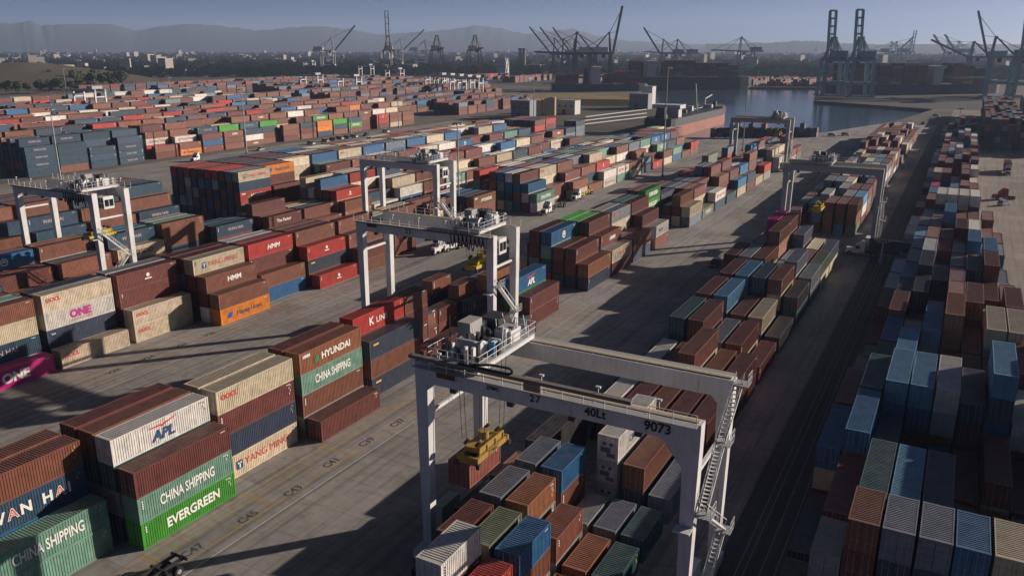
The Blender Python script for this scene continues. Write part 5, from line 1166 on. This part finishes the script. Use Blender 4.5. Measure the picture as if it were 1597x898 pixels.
rnd = random.Random(12); k = 0
for px, py in [(12+rnd.uniform(-6, 6)+11.5*i, 148-1.1*i*0.55+rnd.uniform(-3, 3)) for i in range(17)] + [(62+9*i+rnd.uniform(-3, 3), 132+rnd.uniform(-4, 3)) for i in range(16)]:
    k += 1; g = G(px, py); s = rnd.uniform(1.1, 1.9)
    root = empty('tree', (g.x, g.y, 0), rnd.uniform(0, 6)); root.scale = (s, s, s); tag(root, 'dark bushy tree, %s from the left, %s row below the dry hill' % (nth(k if k < 18 else k-17), 'front' if k < 18 else 'back'), 'tree', 'trees along the foot of the dry hill')
    link('crown', CROWNS[k % 4], root); link('trunk', TRUNK, root)
def scatter_boxes(name, n, seed, m, rng, size, label, cat, hts, px_rng=(-100, 1700)):
    rnd = random.Random(seed); mb = MB()
    for _ in range(n):
        px = rnd.uniform(*px_rng); dist = rng[0]*(rng[1]/rng[0])**rnd.random()
        d = CR*((px-IW/2)/FPX)+CF; dh = Vector((d.x, d.y)).normalized(); p = dh*dist
        if -420 < p.x < 60 and p.y < 1250: continue
        if p.x > -100 and p.y < 1300: continue
        s1, s2, h = rnd.uniform(*size), rnd.uniform(*size), rnd.uniform(*hts)*(1+(rnd.random() < 0.03)*3); a = rnd.choice([0.1, 0.7, 1.2]); c_, s_ = math.cos(a), math.sin(a)
        q = [(p.x+c_*u-s_*v, p.y+s_*u+c_*v) for u, v in ((-s1, -s2), (s1, -s2), (s1, s2), (-s1, s2))]
        mb.hexa([(*t, 0) for t in q]+[(*t, h) for t in q])
    return tag(mb.build(name, m), label, cat, kind='stuff')
scatter_boxes('city_houses', 4200, 1, mat('city_pale_walls', (0.34, 0.31, 0.28), 0.9, 0, 0.5, 0.004), (1700, 8000), (4, 12), 'pale houses and sheds of the distant city', 'houses', (4, 8))
scatter_boxes('city_warehouses', 200, 2, mat('warehouse_roofs', (0.36, 0.33, 0.3), 0.9, 0, 0.3, 0.004), (1600, 7000), (12, 34), 'large pale warehouses among the distant trees', 'warehouses', (5, 9))
def far_trees():
    rnd = random.Random(9); mb = MB()
    for _ in range(7000):
        px = rnd.uniform(-100, 1700); dist = 1450*(6000/1450)**rnd.random(); d = CR*((px-IW/2)/FPX)+CF; dh = Vector((d.x, d.y)).normalized(); p = dh*dist
        if -420 < p.x < 60 and p.y < 1250 or (p.x > -100 and p.y < 1300): continue
        r = rnd.uniform(4, 11); h = rnd.uniform(6, 15)
        for _ in range(5):
            c = Vector((p.x+rnd.uniform(-r, r), p.y+rnd.uniform(-r, r), h*rnd.uniform(0.35, 0.8))); a = Vector((rnd.uniform(2, r), rnd.uniform(-2, 2), rnd.uniform(-2, 2))); b_ = Vector((rnd.uniform(-2, 2), rnd.uniform(2, 4), h*0.45))
            mb.quad(c-a-b_, c+a-b_, c+a*0.6+b_, c-a*0.6+b_)
    tag(mb.build('distant_trees', M_LEAF), 'dark mass of distant trees between the city houses', 'trees', kind='stuff')
far_trees()
# ------------------------------------------------------------------ air
m, n, l, b = new_mat('haze'); n.remove(b)
pv = n.new('ShaderNodeVolumePrincipled'); pv.inputs['Color'].default_value = (0.54, 0.69, 0.98, 1); pv.inputs['Density'].default_value = 0.00009; pv.inputs['Anisotropy'].default_value = 0.15
l.new(pv.outputs[0], n['Material Output'].inputs['Volume'])
tag(MB().box(-9500, 9500, -1500, 9600, -7, 352).build('haze', m), kind='stuff')
